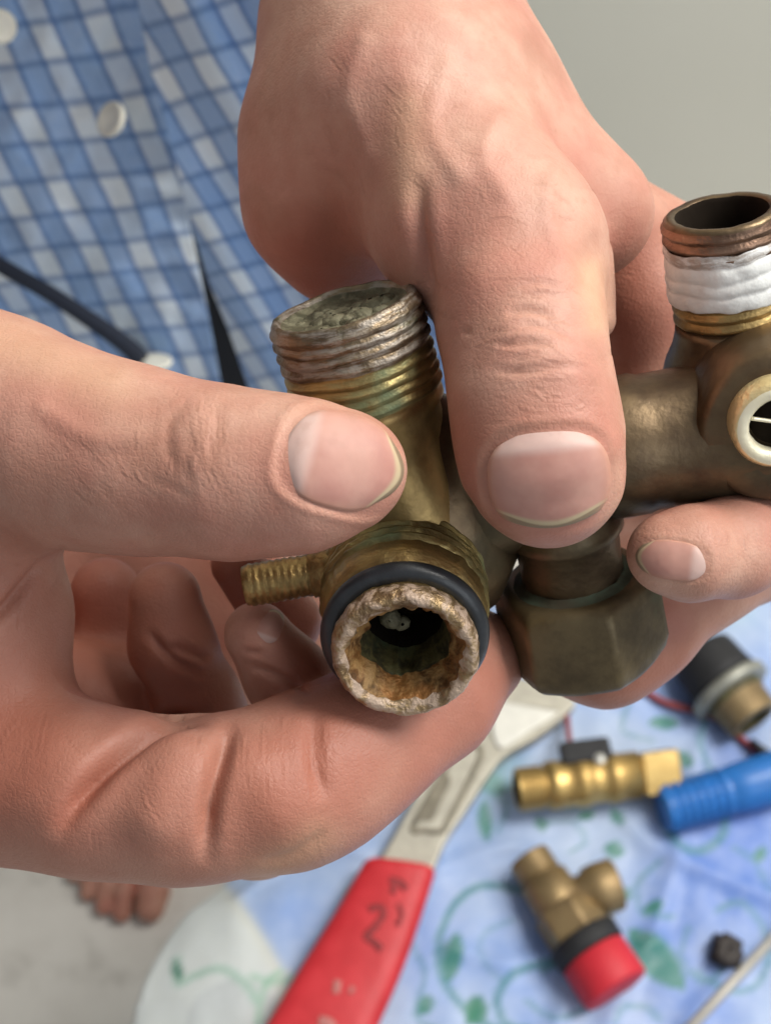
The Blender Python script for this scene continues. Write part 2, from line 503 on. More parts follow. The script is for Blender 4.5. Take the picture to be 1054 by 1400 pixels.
class Field:
    def __init__(s, xs, ys, zs):
        s.x, s.y, s.z = xs, ys, zs
        s.F = np.full((len(xs), len(ys), len(zs)), 20.0, np.float32)
    def chain(s, pts, k=4.0, inner=2.0, flat=None, sub=False):
        """pts: (x,y,z,r) in camera mm. flat=(dir, factor): squash along dir"""
        pts = np.asarray(pts, np.float32)
        R = pts[:, 3].max() + k + 7
        lo = pts[:, :3].min(0) - R; hi = pts[:, :3].max(0) + R
        i0, i1 = np.searchsorted(s.x, [lo[0], hi[0]]); j0, j1 = np.searchsorted(s.y, [lo[1], hi[1]]); k0, k1 = np.searchsorted(s.z, [lo[2], hi[2]])
        if i1 <= i0 or j1 <= j0 or k1 <= k0: return
        X = s.x[i0:i1, None, None]; Y = s.y[None, j0:j1, None]; Z = s.z[None, None, k0:k1]
        f = None
        for a, b in zip(pts[:-1], pts[1:]):
            ab = b[:3] - a[:3]; L2 = float(ab @ ab) + 1e-6
            px, py, pz = X - a[0], Y - a[1], Z - a[2]
            h = np.clip((px * ab[0] + py * ab[1] + pz * ab[2]) / L2, 0, 1)
            dx, dy, dz = px - h * ab[0], py - h * ab[1], pz - h * ab[2]
            if flat is not None:
                n, q = flat; dn = dx * n[0] + dy * n[1] + dz * n[2]
                d2 = dx * dx + dy * dy + dz * dz + (q * q - 1) * dn * dn
            else: d2 = dx * dx + dy * dy + dz * dz
            d = np.sqrt(np.maximum(d2, 0)) - (a[3] + h * (b[3] - a[3]))
            f = d if f is None else smin(f, d, inner)
        blk = s.F[i0:i1, j0:j1, k0:k1]
        s.F[i0:i1, j0:j1, k0:k1] = -smin(-blk, f, k) if sub else smin(blk, f, k)
    def mesh(s):
        F, xs, ys, zs = s.F, s.x, s.y, s.z
        S = F < 0
        c = np.zeros(tuple(n - 1 for n in F.shape), np.uint8)
        for a in (0, 1):
            for b in (0, 1):
                for d in (0, 1):
                    c += S[a:a + c.shape[0], b:b + c.shape[1], d:d + c.shape[2]]
        idx = np.argwhere((c > 0) & (c < 8))
        vid = np.full(c.shape, -1, np.int32)
        vid[idx[:, 0], idx[:, 1], idx[:, 2]] = np.arange(len(idx))
        cor = [(a, b, d) for a in (0, 1) for b in (0, 1) for d in (0, 1)]
        val = {q: F[idx[:, 0] + q[0], idx[:, 1] + q[1], idx[:, 2] + q[2]] for q in cor}
        acc = np.zeros((len(idx), 3)); cnt = np.zeros(len(idx))
        for q in cor:
            for ax in range(3):
                if q[ax]: continue
                p = list(q); p[ax] = 1; p = tuple(p)
                a, b = val[q], val[p]
                m = (a < 0) != (b < 0)
                t = np.where(m, a / np.where(m, a - b, 1), 0)
                pos = np.repeat(np.array(q, float)[None], len(idx), 0); pos[:, ax] = t
                acc[m] += pos[m]; cnt[m] += 1
        u = acc / cnt[:, None]
        V = np.empty((len(idx), 3))
        for ax, g in enumerate((xs, ys, zs)):
            i = idx[:, ax]; V[:, ax] = g[i] + u[:, ax] * (g[i + 1] - g[i])
        faces = []
        for ax in range(3):
            o1, o2 = [(1, 2), (2, 0), (0, 1)][ax]
            sl0 = [slice(None)] * 3; sl1 = [slice(None)] * 3
            sl0[ax] = slice(0, -1); sl1[ax] = slice(1, None)
            A, B = S[tuple(sl0)], S[tuple(sl1)]
            e = np.argwhere(A != B)
            e = e[(e[:, o1] > 0) & (e[:, o2] > 0) & (e[:, o1] < S.shape[o1] - 1) & (e[:, o2] < S.shape[o2] - 1)]
            ins = A[e[:, 0], e[:, 1], e[:, 2]]
            q = []
            for d1, d2 in ((1, 1), (0, 1), (0, 0), (1, 0)):
                g = e.copy(); g[:, o1] -= d1; g[:, o2] -= d2
                q.append(vid[g[:, 0], g[:, 1], g[:, 2]])
            q = np.stack(q, 1)
            q[~ins] = q[~ins][:, ::-1]
            faces.append(q)
        return V, np.concatenate(faces)

def laplace(V, Fq, it=2, w=0.5):
    e = np.concatenate([Fq[:, [0, 1]], Fq[:, [1, 2]], Fq[:, [2, 3]], Fq[:, [3, 0]]])
    n = len(V)
    deg = np.bincount(e.ravel(), minlength=n).astype(float)
    for _ in range(it):
        A = np.zeros_like(V)
        for ax in range(3):
            A[:, ax] = np.bincount(e[:, 0], V[e[:, 1], ax], n) + np.bincount(e[:, 1], V[e[:, 0], ax], n)
        V = V * (1 - w) + w * A / np.maximum(deg, 1)[:, None]
    return V

def vnormals(V, Fq):
    n = np.cross(V[Fq[:, 2]] - V[Fq[:, 0]], V[Fq[:, 3]] - V[Fq[:, 1]])
    N_ = np.zeros_like(V)
    for k in range(4):
        for ax in range(3): N_[:, ax] += np.bincount(Fq[:, k], n[:, ax], len(V))
    return N_ / (np.linalg.norm(N_, axis=1)[:, None] + 1e-12)

H = 0.55
XS = axis_coords([(-480, -180, 12), (-180, -75, 4), (-75, 76, H), (76, 130, 3), (130, 330, 12)])
YS = axis_coords([(-260, -90, 12), (-90, -66, 3), (-66, 84, H), (84, 130, 3), (130, 420, 12)])
ZS = axis_coords([(196, 206, 3), (206, 312, H), (312, 360, 3), (360, 820, 12)])
FD = Field(XS, YS, ZS)

def ch(pts, k=4.0, inner=2.0, flat=None):
    out = []
    for p in pts:
        if len(p) == 5: out.append(tuple(p[:4])); continue     # already camera mm (marked with a fifth value)
        q = Pm(p[0], p[1], p[2]); out.append((*q, p[3] * K * (250 + p[2])))
    FD.chain(out, k, inner, flat)
def mm(x, y, z, r): return (x, y, z, r, 1)

ZD = np.array([0, 0, 1.0])
# --- trunk and arms, mostly out of the frame
ch([mm(-130, 200, 890, 90), mm(-130, 280, 730, 110), mm(-120, 400, 560, 118)], 30, 20)
ch([mm(-150, 390, 540, 70), mm(-270, 330, 460, 55), mm(-330, 140, 420, 45), mm(-250, 80, 330, 38), mm(-130, 35, 272, 30)], 25, 15)
ch([mm(-30, 400, 580, 70), mm(50, 430, 590, 55), mm(24, 300, 450, 40), mm(9, 200, 355, 28), mm(3, 118, 292, 19)], 25, 15)

# --- the left hand (image right), back of the hand towards the lens
ch([(548, -170, 34, 138), (543, 0, 24, 148), (568, 118, 16, 166)], 6, 6)
ch([(520, 10, 22, 125), (560, 160, 8, 144), (640, 285, 0, 122), (700, 345, -3, 112)], 9, 8)
ch([(580, 60, 32, 92), (655, 155, 22, 100), (726, 250, 20, 97), (808, 290, 22, 86)], 10, 8)
ch([(590, 200, 22, 145), (700, 300, 24, 105)], 10, 8)
ch([(458, 50, 30, 80), (424, 190, 20, 78), (428, 285, 20, 80), (462, 345, 24, 72)], 12, 8)
ch([(640, 300, -1, 116), (700, 345, -3, 113), (712, 440, -12, 106), (728, 545, -17, 104), (741, 625, -18, 103), (752, 655, -17, 90)], 6, 5)
ch([(795, 360, 8, 38), (818, 440, 2, 22)], 7, 4)
# fingers behind the valve
ch([(845, 320, 46, 74), (872, 400, 48, 70), (900, 520, 56, 68), (850, 640, 52, 62), (770, 660, 50, 56)], 6, 4)
ch([(850, 320, 56, 78), (1010, 400, 52, 72), (1135, 470, 52, 74), (1160, 620, 32, 70), (1085, 718, 14, 66), (1000, 748, 4, 63), (940, 757, -2, 59), (905, 757, -3, 48)], 3, 4)
ch([(840, 340, 70, 78), (1000, 440, 72, 74), (1120, 580, 72, 72), (1080, 735, 56, 70), (960, 780, 42, 74), (872, 855, 35, 76), (825, 882, 33, 80), (770, 880, 34, 66)], 2, 4)
ch([(820, 360, 80, 70), (960, 560, 86, 60), (900, 720, 78, 56), (790, 760, 70, 50)], 2, 4)

# --- the right hand (image left), thumb across the top
ch([(-330, 600, 14, 190), (-120, 560, 4, 160), (0, 592, -2, 148), (100, 614, -10, 126), (200, 632, -15, 115), (320, 648, -20, 106), (420, 650, -23, 91), (486, 642, -23, 70)], 6, 6)
ch([(-200, 760, 14, 150), (-70, 800, 6, 128), (-30, 850, 8, 110), (-60, 950, 14, 110)], 10, 8)
ch([(-330, 900, 30, 200), (-160, 980, 24, 170), (-30, 1040, 8, 128), (60, 1066, 2, 108), (140, 1085, -1, 106)], 10, 6)
ch([(40, 950, 40, 95), (150, 990, 44, 84), (215, 1035, 40, 75)], 6, 8)
ch([(140, 1085, -1, 106), (240, 1095, -3, 107), (300, 1090, -3, 103), (390, 1075, -1, 108), (440, 1052, 2, 104)], 5, 4)
ch([(440, 1052, 2, 102), (505, 1010, 6, 92), (590, 955, 12, 80), (650, 900, 20, 68)], 5, 5)
ch([(190, 1110, 30, 70), (350, 1120, 26, 76), (432, 1095, 28, 70), (560, 1000, 34, 64)], 2, 3)
# palm behind the cavity
ch([(-100, 820, 62, 150), (120, 860, 84, 150), (330, 880, 90, 150)], 14, 8)
# curled fingertips inside the cavity
ch([(226, 818, 30, 50), (236, 882, 32, 56), (272, 955, 36, 54), (310, 1015, 40, 50)], 2, 3)
ch([(145, 810, 52, 48), (180, 900, 54, 54), (240, 980, 54, 52)], 5, 3)
ch([(352, 868, 12, 46), (392, 925, 15, 54), (470, 985, 22, 52)], 2, 3)
ch([(322, 772, 30, 34), (390, 850, 40, 50)], 3, 3)

V, Q = FD.mesh()
V = laplace(V, Q, 2, .5)
del FD.F
used = np.zeros(len(V), bool)

# --- surface modelling of creases, folds, nail beds (in hand space)
def project(V):
    z = V[:, 2]
    return np.stack([527 + V[:, 0] / (K * z), 700 - V[:, 1] / (K * z)], 1)
near = V[:, 2] < 330
NV = vnormals(V, Q)
PX = project(V)
front = (NV[:, 2] < 0.15)
bvh0 = BVHTree.FromPolygons(V[:, :].tolist(), Q.tolist())
disp = np.zeros(len(V)); dispz = np.zeros(len(V))
line = np.zeros(len(V)); red = np.zeros(len(V)); pale = np.zeros(len(V))

def zone(line_px, dmax, zlo=-60, zhi=60):
    L = spline(line_px, 60)
    m = near & front & (V[:, 2] > 250 + zlo) & (V[:, 2] < 250 + zhi)
    m &= (PX[:, 0] > L[:, 0].min() - dmax) & (PX[:, 0] < L[:, 0].max() + dmax) & (PX[:, 1] > L[:, 1].min() - dmax) & (PX[:, 1] < L[:, 1].max() + dmax)
    i = np.nonzero(m)[0]
    best = np.full(len(i), 1e9); tt = np.zeros(len(i))
    for k in range(60):
        d = np.linalg.norm(PX[i] - L[k], axis=1); q = d < best
        best[q] = d[q]; tt[q] = k / 59
    return i, np.minimum(best, poly_dist(PX[i], L)), np.clip(np.minimum(tt, 1 - tt) / .33, 0, 1)

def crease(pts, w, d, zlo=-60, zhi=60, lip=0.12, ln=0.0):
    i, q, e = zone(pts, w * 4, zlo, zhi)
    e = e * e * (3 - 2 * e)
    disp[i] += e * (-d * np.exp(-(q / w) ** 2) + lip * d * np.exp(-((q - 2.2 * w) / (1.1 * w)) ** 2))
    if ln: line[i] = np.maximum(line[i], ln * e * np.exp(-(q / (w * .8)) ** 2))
def bulge(pts, w, d, zlo=-60, zhi=60):
    i, q, e = zone(pts, w * 2.6, zlo, zhi)
    disp[i] += d * np.exp(-(q / w) ** 2)
def skin_tint(pts, w, a, zlo=-60, zhi=60, arr=None):
    arr = red if arr is None else arr
    i, q, e = zone(pts, w * 2.6, zlo, zhi)
    arr[i] = np.clip(arr[i] + a * np.exp(-(q / w) ** 2), 0, 1)

TB = dict(zlo=-40, zhi=8)
# left thumb knuckle wrinkles
crease([(690, 432), (720, 424), (760, 432)], 5, .55, **TB, ln=.6)
crease([(700, 446), (745, 448), (790, 470)], 4, .35, **TB, ln=.4)
crease([(675, 473), (715, 471), (755, 472)], 5, .6, **TB, ln=.8)
crease([(660, 503), (715, 508), (760, 502), (805, 506)], 5, .55, **TB, ln=.6)
crease([(700, 390), (740, 386), (770, 392)], 4, .3, **TB, ln=.3)
crease([(715, 405), (750, 402), (785, 412)], 4, .25, **TB, ln=.3)
crease([(630, 455), (645, 452)], 4, .3, **TB, ln=.3)
bulge([(700, 458), (770, 490)], 32, .7, **TB)
bulge([(640, 360), (690, 300)], 40, .8, **TB)
crease([(578, 235), (574, 300), (582, 370), (590, 420)], 11, 1.3, zlo=-30, zhi=40)
bulge([(560, 120), (562, 200), (556, 290)], 34, .9, zlo=-30, zhi=40)
bulge([(455, 110), (520, 60)], 45, .8, zlo=-20, zhi=50)
bulge([(640, 235), (700, 260), (745, 265)], 36, .5, zlo=-30, zhi=40)
crease([(452, 150), (462, 250), (455, 370)], 34, 1.2, zlo=-20, zhi=50, lip=0)
crease([(815, 310), (795, 420)], 18, .5, zlo=-30, zhi=40)
bulge([(610, 90), (590, 170), (625, 240)], 13, .35, zlo=-30, zhi=40)
bulge([(690, 150), (660, 210), (690, 270)], 12, .3, zlo=-30, zhi=40)
bulge([(500, 60), (480, 130), (500, 210)], 13, .35, zlo=-30, zhi=40)
bulge([(760, 230), (745, 290), (770, 350)], 12, .3, zlo=-30, zhi=40)
bulge([(60, 560), (130, 600), (190, 595)], 14, .3, **TB)
# right thumb wrinkles
crease([(262, 545), (236, 575), (230, 610), (248, 645)], 6, .34, **TB, lip=0, ln=.5)
crease([(300, 545), (298, 585), (290, 620), (288, 650)], 6, .36, **TB, lip=0, ln=.6)
crease([(260, 580), (262, 615), (254, 640), (272, 680)], 5, .22, **TB, lip=0, ln=.4)
crease([(190, 650), (235, 665), (270, 685)], 4, .2, **TB, lip=0, ln=.3)
crease([(140, 617), (180, 622)], 3, .15, **TB, lip=0, ln=.3)
bulge([(265, 575), (272, 625)], 26, .4, **TB)
rw = random.Random(21)
def fine(cx, cy, sx, sy, ang, n, ln=60, zl=(-45, 8)):
    """many hair-fine wrinkles round a joint"""
    for k in range(n):
        x, y = cx + rw.gauss(0, sx), cy + rw.gauss(0, sy); a = math.radians(ang + rw.gauss(0, 14)); l = ln * rw.uniform(.25, .6); b = rw.uniform(-6, 6)
        dx, dy = math.cos(a) * l, math.sin(a) * l
        crease([(x - dx, y - dy), (x - dy / l * b, y + dx / l * b), (x + dx, y + dy)], rw.uniform(2.2, 3.6), rw.uniform(.05, .16), zl[0], zl[1], lip=0, ln=rw.uniform(.25, .6))
fine(725, 455, 45, 45, 2, 26, 70); fine(735, 545, 50, 20, 4, 8, 50)
fine(268, 610, 34, 45, 84, 20, 60); fine(180, 640, 60, 40, 60, 10, 40)
fine(700, 260, 90, 90, 20, 18, 50, (-30, 40)); fine(480, 180, 70, 90, 70, 14, 60, (-30, 40))
fine(240, 1080, 120, 45, 80, 18, 60, (-40, 40)); fine(440, 1040, 60, 50, 85, 14, 60, (-40, 40)); fine(20, 880, 50, 70, 110, 10, 70, (-30, 40))
fine(250, 895, 28, 22, 30, 8, 40, (0, 70)); fine(1000, 745, 30, 25, 80, 6, 40, (-30, 40))
# right palm and index finger
crease([(-60, 880), (0, 840), (45, 790), (95, 745)], 8, 1.5, zlo=-30, zhi=60, lip=.05, ln=.3)
crease([(300, 985), (250, 985), (200, 1003), (150, 1045), (105, 1100), (75, 1150)], 13, 3.2, zlo=-30, zhi=50, lip=.04)
crease([(318, 985), (302, 1040), (287, 1100), (280, 1190)], 12, 2.5, zlo=-30, zhi=50, lip=.04)
crease([(432, 960), (430, 1030), (442, 1100)], 13, .8, zlo=-30, zhi=50, lip=0)
crease([(225, 886), (255, 890), (290, 905)], 6, 1.0, zlo=0, zhi=60)
crease([(200, 860), (235, 900), (285, 925)], 6, 1.2, zlo=0, zhi=60)
crease([(330, 890), (360, 893)], 4, .4, zlo=-10, zhi=60)
crease([(330, 905), (385, 925), (430, 950)], 5, .6, zlo=-10, zhi=60)
bulge([(245, 1045), (215, 1115)], 46, 1.8, zlo=-30, zhi=50)
bulge([(350, 1060), (380, 1110)], 48, 1.5, zlo=-30, zhi=50)
bulge([(60, 1090), (80, 1050)], 60, 1.2, zlo=-30, zhi=50)
crease([(350, 1180), (405, 1165), (450, 1130)], 9, .5, zlo=-30, zhi=60, lip=.05)
# skin's own redness, plus shade of palm, cavity and web painted red-brown
skin_tint([(640, 600), (700, 585), (800, 590)], 45, .30, **TB); skin_tint([(650, 690), (680, 725)], 30, .4, **TB)
skin_tint([(640, 560), (640, 640)], 25, .35, **TB); skin_tint([(420, 540), (540, 600)], 24, .3, **TB)
skin_tint([(430, 330), (440, 390)], 55, .75, zlo=-30, zhi=60); skin_tint([(860, 340), (850, 440)], 80, .95, zlo=25, zhi=90)
skin_tint([(450, 200), (520, 300), (620, 420)], 60, .18, zlo=-40, zhi=60)
skin_tint([(90, 1120), (150, 1050), (220, 1000)], 20, .3, zlo=-30, zhi=50); skin_tint([(-20, 1080), (300, 1090), (600, 960)], 150, .68, zlo=-40, zhi=60); skin_tint([(150, 950), (300, 800)], 150, .55, zlo=14, zhi=90)
skin_tint([(0, 780), (30, 880), (0, 1000)], 110, .6, zlo=-30, zhi=70); skin_tint([(430, 900), (450, 980)], 50, .8, zlo=0, zhi=70)
skin_tint([(320, 770), (380, 830)], 45, .9, zlo=15, zhi=80); skin_tint([(440, 1000), (400, 1100)], 70, .3, zlo=-30, zhi=60)
skin_tint([(880, 740), (960, 720), (960, 810)], 40, .3, zlo=-30, zhi=40); skin_tint([(820, 950), (920, 920)], 40, .55, zlo=0, zhi=70)
skin_tint([(120, 970), (220, 960)], 60, .5, zlo=0, zhi=80)
skin_tint([(150, 700), (350, 720)], 40, .22, **TB)
skin_tint([(555, 150), (560, 260)], 30, .35, zlo=-30, zhi=40, arr=pale); skin_tint([(810, 370), (815, 440)], 20, .5, zlo=-30, zhi=40, arr=pale)
skin_tint([(360, 1195), (430, 1150)], 30, .35, zlo=-30, zhi=60, arr=pale); skin_tint([(0, 460), (150, 520)], 40, .35, **TB, arr=pale)

# --- nails: (name, centre, direction proximal->distal, half length, half width, dz range)
NAILS = [('thumb nail, image right', (750, 654), (0.10, 1.0), 68, 84, (-45, 5), .78),
         ('thumb nail, image left', (470, 631), (1.0, 0.26), 84, 66, (-50, 5), .60),
         ('finger nail under the pipe', (918, 766), (-1.0, -0.14), 50, 27, (-30, 20), .75),
         ('fingertip nail in the palm', (370, 856), (0.35, -1.0), 24, 17, (-20, 60), .8)]
nail_grids = []
for nm, c, d, L, W, zr, wd in NAILS:
    d = nrm(d); p = np.array([-d[1], d[0]])
    rel = PX - np.array(c); a = rel @ d / L; b = rel @ p / W
    rr = (np.abs(a) ** 3.0 + np.abs(b) ** 3.0) ** (1 / 3.0)
    m = near & front & (V[:, 2] > 250 + zr[0]) & (V[:, 2] < 250 + zr[1]) & (rr < 2.0)
    s_ = min(1.0, W / 70)
    ridge = np.where(a < .55, 1, np.clip((1.0 - a) / .45, 0, 1))
    i = np.nonzero(m)[0]
    dispz[i] += s_ * np.where(rr[i] < 1.0, .38, .38 * np.exp(-((rr[i] - 1.0) / .10) ** 2))          # sunk bed (away from the lens)
    disp[i] += s_ * .20 * ridge[i] * np.exp(-((rr[i] - 1.16) / .09) ** 2)                           # nail fold
    pale[i] = np.clip(pale[i] + .10 * ridge[i] * np.exp(-((rr[i] - 1.10) / .06) ** 2), 0, 1)
V2 = V + NV * disp[:, None]
V2[:, 2] += dispz
EPS = 1e-4
for nm, c, d, L, W, zr, wd in NAILS:
    d = nrm(d); p = np.array([-d[1], d[0]])
    nu, nv = 34, 26
    G = np.zeros((nu, nv, 3)); U_ = np.zeros((nu, nv)); E_ = np.zeros((nu, nv)); ok = np.zeros((nu, nv), bool)
    for iu in range(nu):
        for iv in range(nv):
            u = -1 + 2 * iu / (nu - 1); v = -1 + 2 * iv / (nv - 1)
            wfac = 1.0 - .22 * max(0, -u) ** 3 - (1 - wd) * max(0, u) ** 2.5
            al = u * (1 - .26 * v * v) + (0 if u > 0 else 0)
            q = np.array(c) + d * L * al + p * W * v * wfac
            r = Pm(q[0], q[1], 0); r = r / np.linalg.norm(r)
            hit = bvh0.ray_cast(Vector((0, 0, 0)), Vector(r))
            if hit[0] is not None and 250 + zr[0] - 5 < hit[0].z < 250 + zr[1] + 5:
                G[iu, iv] = hit[0]; ok[iu, iv] = True
            else: G[iu, iv] = Pm(q[0], q[1], 0)
            U_[iu, iv] = (u + 1) / 2 + .09 * v * v; E_[iu, iv] = max(0, abs(v) - .82) / .18
    zm = G[..., 2]
    if not ok.all():
        zfill = zm[ok].max() if ok.any() else 250
        for iu, iv in np.argwhere(~ok): G[iu, iv] *= zfill / G[iu, iv][2]
    vv = np.linspace(-1, 1, nv)[None, :]; uu = np.linspace(-1, 1, nu)[:, None]
    s_ = min(1.0, W / 70)
    lift = s_ * (.50 * (1 - np.abs(vv) ** 4) * np.clip((uu + 1.0) / .35, 0, 1) - .30 - .35 * np.clip(-uu - .75, 0, 1) / .25 + .22 * np.clip((uu - .5) / .5, 0, 1) + .10)
    # flatter than the fingertip it sits on
    mid = G[:, nv // 2 - 1:nv // 2 + 1, 2].mean(1)[:, None]
    G[..., 2] = mid + (G[..., 2] - mid) * .72 - lift
    nail_grids.append((nm, G, U_, E_))
    # bed follows the flattened nail so that nothing pokes through
    rel = PX - np.array(c); a = rel @ d / L; b = rel @ p / W
    rr = (np.abs(a) ** 3.0 + np.abs(b) ** 3.0) ** (1 / 3.0)

V = V2
# ------------------------------------------------------------------ foot field (camera mm), same engine
def foot(cx_world, yaw, big_sign):
    """chains in world metres -> field in world mm"""
    xs = axis_coords([(-130, 130, 3.2)]); ys = axis_coords([(-140, 190, 3.2)]); zs = axis_coords([(-4, 150, 3.2), (150, 640, 14)])
    f = Field(xs.astype(np.float32), ys.astype(np.float32), zs.astype(np.float32))
    s = big_sign
    f.chain([(0, 150, 28, 28), (2 * s, 110, 40, 34), (4 * s, 40, 34, 32), (14 * s, -40, 22, 22), (20 * s, -62, 18, 18)], 12, 8)
    f.chain([(0, 120, 34, 30), (-10 * s, 30, 26, 28), (-22 * s, -30, 18, 20), (-28 * s, -52, 14, 15)], 14, 8)
    f.chain([(0, 60, 40, 30), (0, -20, 24, 22), (0, -48, 18, 18)], 14, 8)
    f.chain([(0, 100, 40, 34), (0, 112, 110, 34), (0, 108, 300, 50), (0, 90, 460, 56), (0, 60, 640, 70)], 14, 10)
    f.chain([(26 * s, -60, 15, 14), (29 * s, -92, 13, 13.5), (29 * s, -106, 12, 12)], 4, 4)
    for k, (x, y, r) in enumerate(((6, -112, 9.2), (-9, -108, 8.6), (-23, -98, 8.2), (-36, -84, 7.8))):
        f.chain([(x * .8 * s, -52, 16, r + 1), (x * 1.04 * s, y + 18, 17, r * .8), (x * 1.06 * s, y, 10, r * .9)], 2, 3)
    v, q = f.mesh()
    v = laplace(v, q, 1, .5)
    v[:, 2] = np.maximum(v[:, 2], 0.3)
    ca, sa = math.cos(yaw), math.sin(yaw)
    w_ = np.stack([v[:, 0] * ca - v[:, 1] * sa, v[:, 0] * sa + v[:, 1] * ca, v[:, 2]], 1) / 1000
    return w_ + np.array([cx_world[0], cx_world[1], 0]), q
def floor_pt(px, py):
    d = FV + (px - 527) * K * RV + (700 - py) * K * UV_
    return C0 + d * (-C0[2] / d[2])
fp = floor_pt(174, 1254)
footR = foot((fp[0] + .002, fp[1] + .112), -0.10, 1)
footL = foot((fp[0] + .19, fp[1] + .13), 0.12, -1)

BW = c2w(V)
n0, n1 = len(BW), len(BW) + len(footR[0])
allV = np.concatenate([BW, footR[0], footL[0]])
allQ = np.concatenate([Q, footR[1] + n0, footL[1] + n1])
zer = np.zeros(len(footR[0]) + len(footL[0]))
ftred = np.concatenate([np.clip((fp[1] + .085 - footR[0][:, 1]) / .05, 0, 1) * .25 + .08, np.full(len(footL[0]), .4)])
hip = np.array([-.1, .60, 0.0])
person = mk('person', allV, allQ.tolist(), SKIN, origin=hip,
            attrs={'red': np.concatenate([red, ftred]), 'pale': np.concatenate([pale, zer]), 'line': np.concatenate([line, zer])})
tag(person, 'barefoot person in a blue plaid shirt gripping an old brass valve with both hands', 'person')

for nm, G, U_, E_ in nail_grids:
    nu, nv = U_.shape
    top = G.reshape(-1, 3); bot = top + np.array([0, 0, .55])
    Fc = []
    for i in range(nu - 1):
        for j in range(nv - 1):
            a = i * nv + j
            Fc.append((a, a + 1, a + nv + 1, a + nv))
    nn = nu * nv
    rim = [j for j in range(nv)] + [i * nv + nv - 1 for i in range(1, nu)] + [(nu - 1) * nv + j for j in range(nv - 2, -1, -1)] + [i * nv for i in range(nu - 2, 0, -1)]
    Fb = [tuple(q + nn for q in f[::-1]) for f in Fc]
    side = [(rim[k], rim[k] + nn, rim[(k + 1) % len(rim)] + nn, rim[(k + 1) % len(rim)]) for k in range(len(rim))]
    o = mk('fingernail', c2w(np.concatenate([top, bot])), Fc + Fb + side, NAIL, person,
           attrs={'nu': np.tile(U_.ravel(), 2), 'nedge': np.tile(E_.ravel(), 2)})

# ------------------------------------------------------------------ shirt
def shirt_depth(px, py):
    return 420 / (FV[1] + (700 - py) * K * UV_[1])
def panel(edge_l, edge_r, nu, nv, lift, su, sv, shear_u, shear_v, py0=-230, py1=700, ph=0.0):
    V_, uv = [], []
    el, er = np.array(edge_l, float), np.array(edge_r, float)
    for j in range(nv):
        py = py0 + (py1 - py0) * j / (nv - 1)
        xl = np.interp(py, el[:, 1], el[:, 0]); xr = np.interp(py, er[:, 1], er[:, 0])
        for i in range(nu):
            s = i / (nu - 1); px = xl + (xr - xl) * s
            dep = shirt_depth(px, py)
            off = lift(px, py, s)
            dep2 = dep + off
            p = np.array([(px - 527) * K * dep2, (700 - py) * K * dep2, dep2])
            V_.append(p)
            X = (px - 527) * K * dep * .96
            Wy = dep * (FV[2] + (700 - py) * K * UV_[2])       # height in the world
            w1 = 1.3 * nz3(px, py, .010, 1.7) + .25 * nz3(px, py, .03, 8.7); w2 = 1.3 * nz3(px, py, .010, 12.7) + .25 * nz3(px, py, .03, 18.7)
            uv.append(((X + shear_u * Wy + w1) * su, (Wy + shear_v * X + 1.5 * w2) * sv + ph))
    Fc = [(j * nu + i, j * nu + i + 1, (j + 1) * nu + i + 1, (j + 1) * nu + i) for j in range(nv - 1) for i in range(nu - 1)]
    V_ = np.array(V_); n = len(V_)
    back = V_ + np.array([0, 0, 1.2])
    rim = list(range(nu)) + [j * nu + nu - 1 for j in range(1, nv)] + [(nv - 1) * nu + i for i in range(nu - 2, -1, -1)] + [j * nu for j in range(nv - 2, 0, -1)]
    side = [(rim[k], rim[(k + 1) % len(rim)], rim[(k + 1) % len(rim)] + n, rim[k] + n) for k in range(len(rim))]
    return np.concatenate([V_, back]), [f[::-1] for f in Fc] + [tuple(q + n for q in f) for f in Fc] + side, np.tile(np.array(uv), (2, 1))

def nz3(x, y, s, seed): return noise.noise(Vector((x * s, y * s, seed)))
def liftL(px, py, s):
    return 8 * nz3(px + .35 * py, py * .35, .012, 3.1) + 4 * nz3(px, py, .03, 7.7) + 26 * max(0, (-px - 50) / 200) ** 2 + 4
def liftR(px, py, s):
    roll = 10 * math.exp(-((s) / .05) ** 2)
    return -27 - 45 * s + 12 * math.sin((px - .55 * py) * .045) * (.5 + .5 * min(1, max(0, py / 300))) + 5 * nz3(px - .5 * py, py * .3, .02, 5.5) + roll * .4
Lr = [(220, -230), (245, 100), (248, 230), (258, 300), (279, 400), (294, 480), (303, 530), (330, 700)]
Ll = [(-420, -230), (-420, 700)]
Rl = [(120, -230), (188, 0), (205, 90), (238, 215), (262, 310), (287, 390), (312, 450), (340, 530), (380, 700)]
Rr = [(640, -230), (640, 700)]
pL = panel(Ll, Lr, 150, 190, liftL, 1.28, .66, .165, -.16)
pR = panel(Rl, Rr, 130, 190, liftR, 1.42, .66, .33, -.42, ph=5)
sv, sf, _ = join(pL[:2], pR[:2])
shirt = mk('shirt', c2w(sv), sf, PLAID, person, uv=np.concatenate([pL[2], pR[2]]))
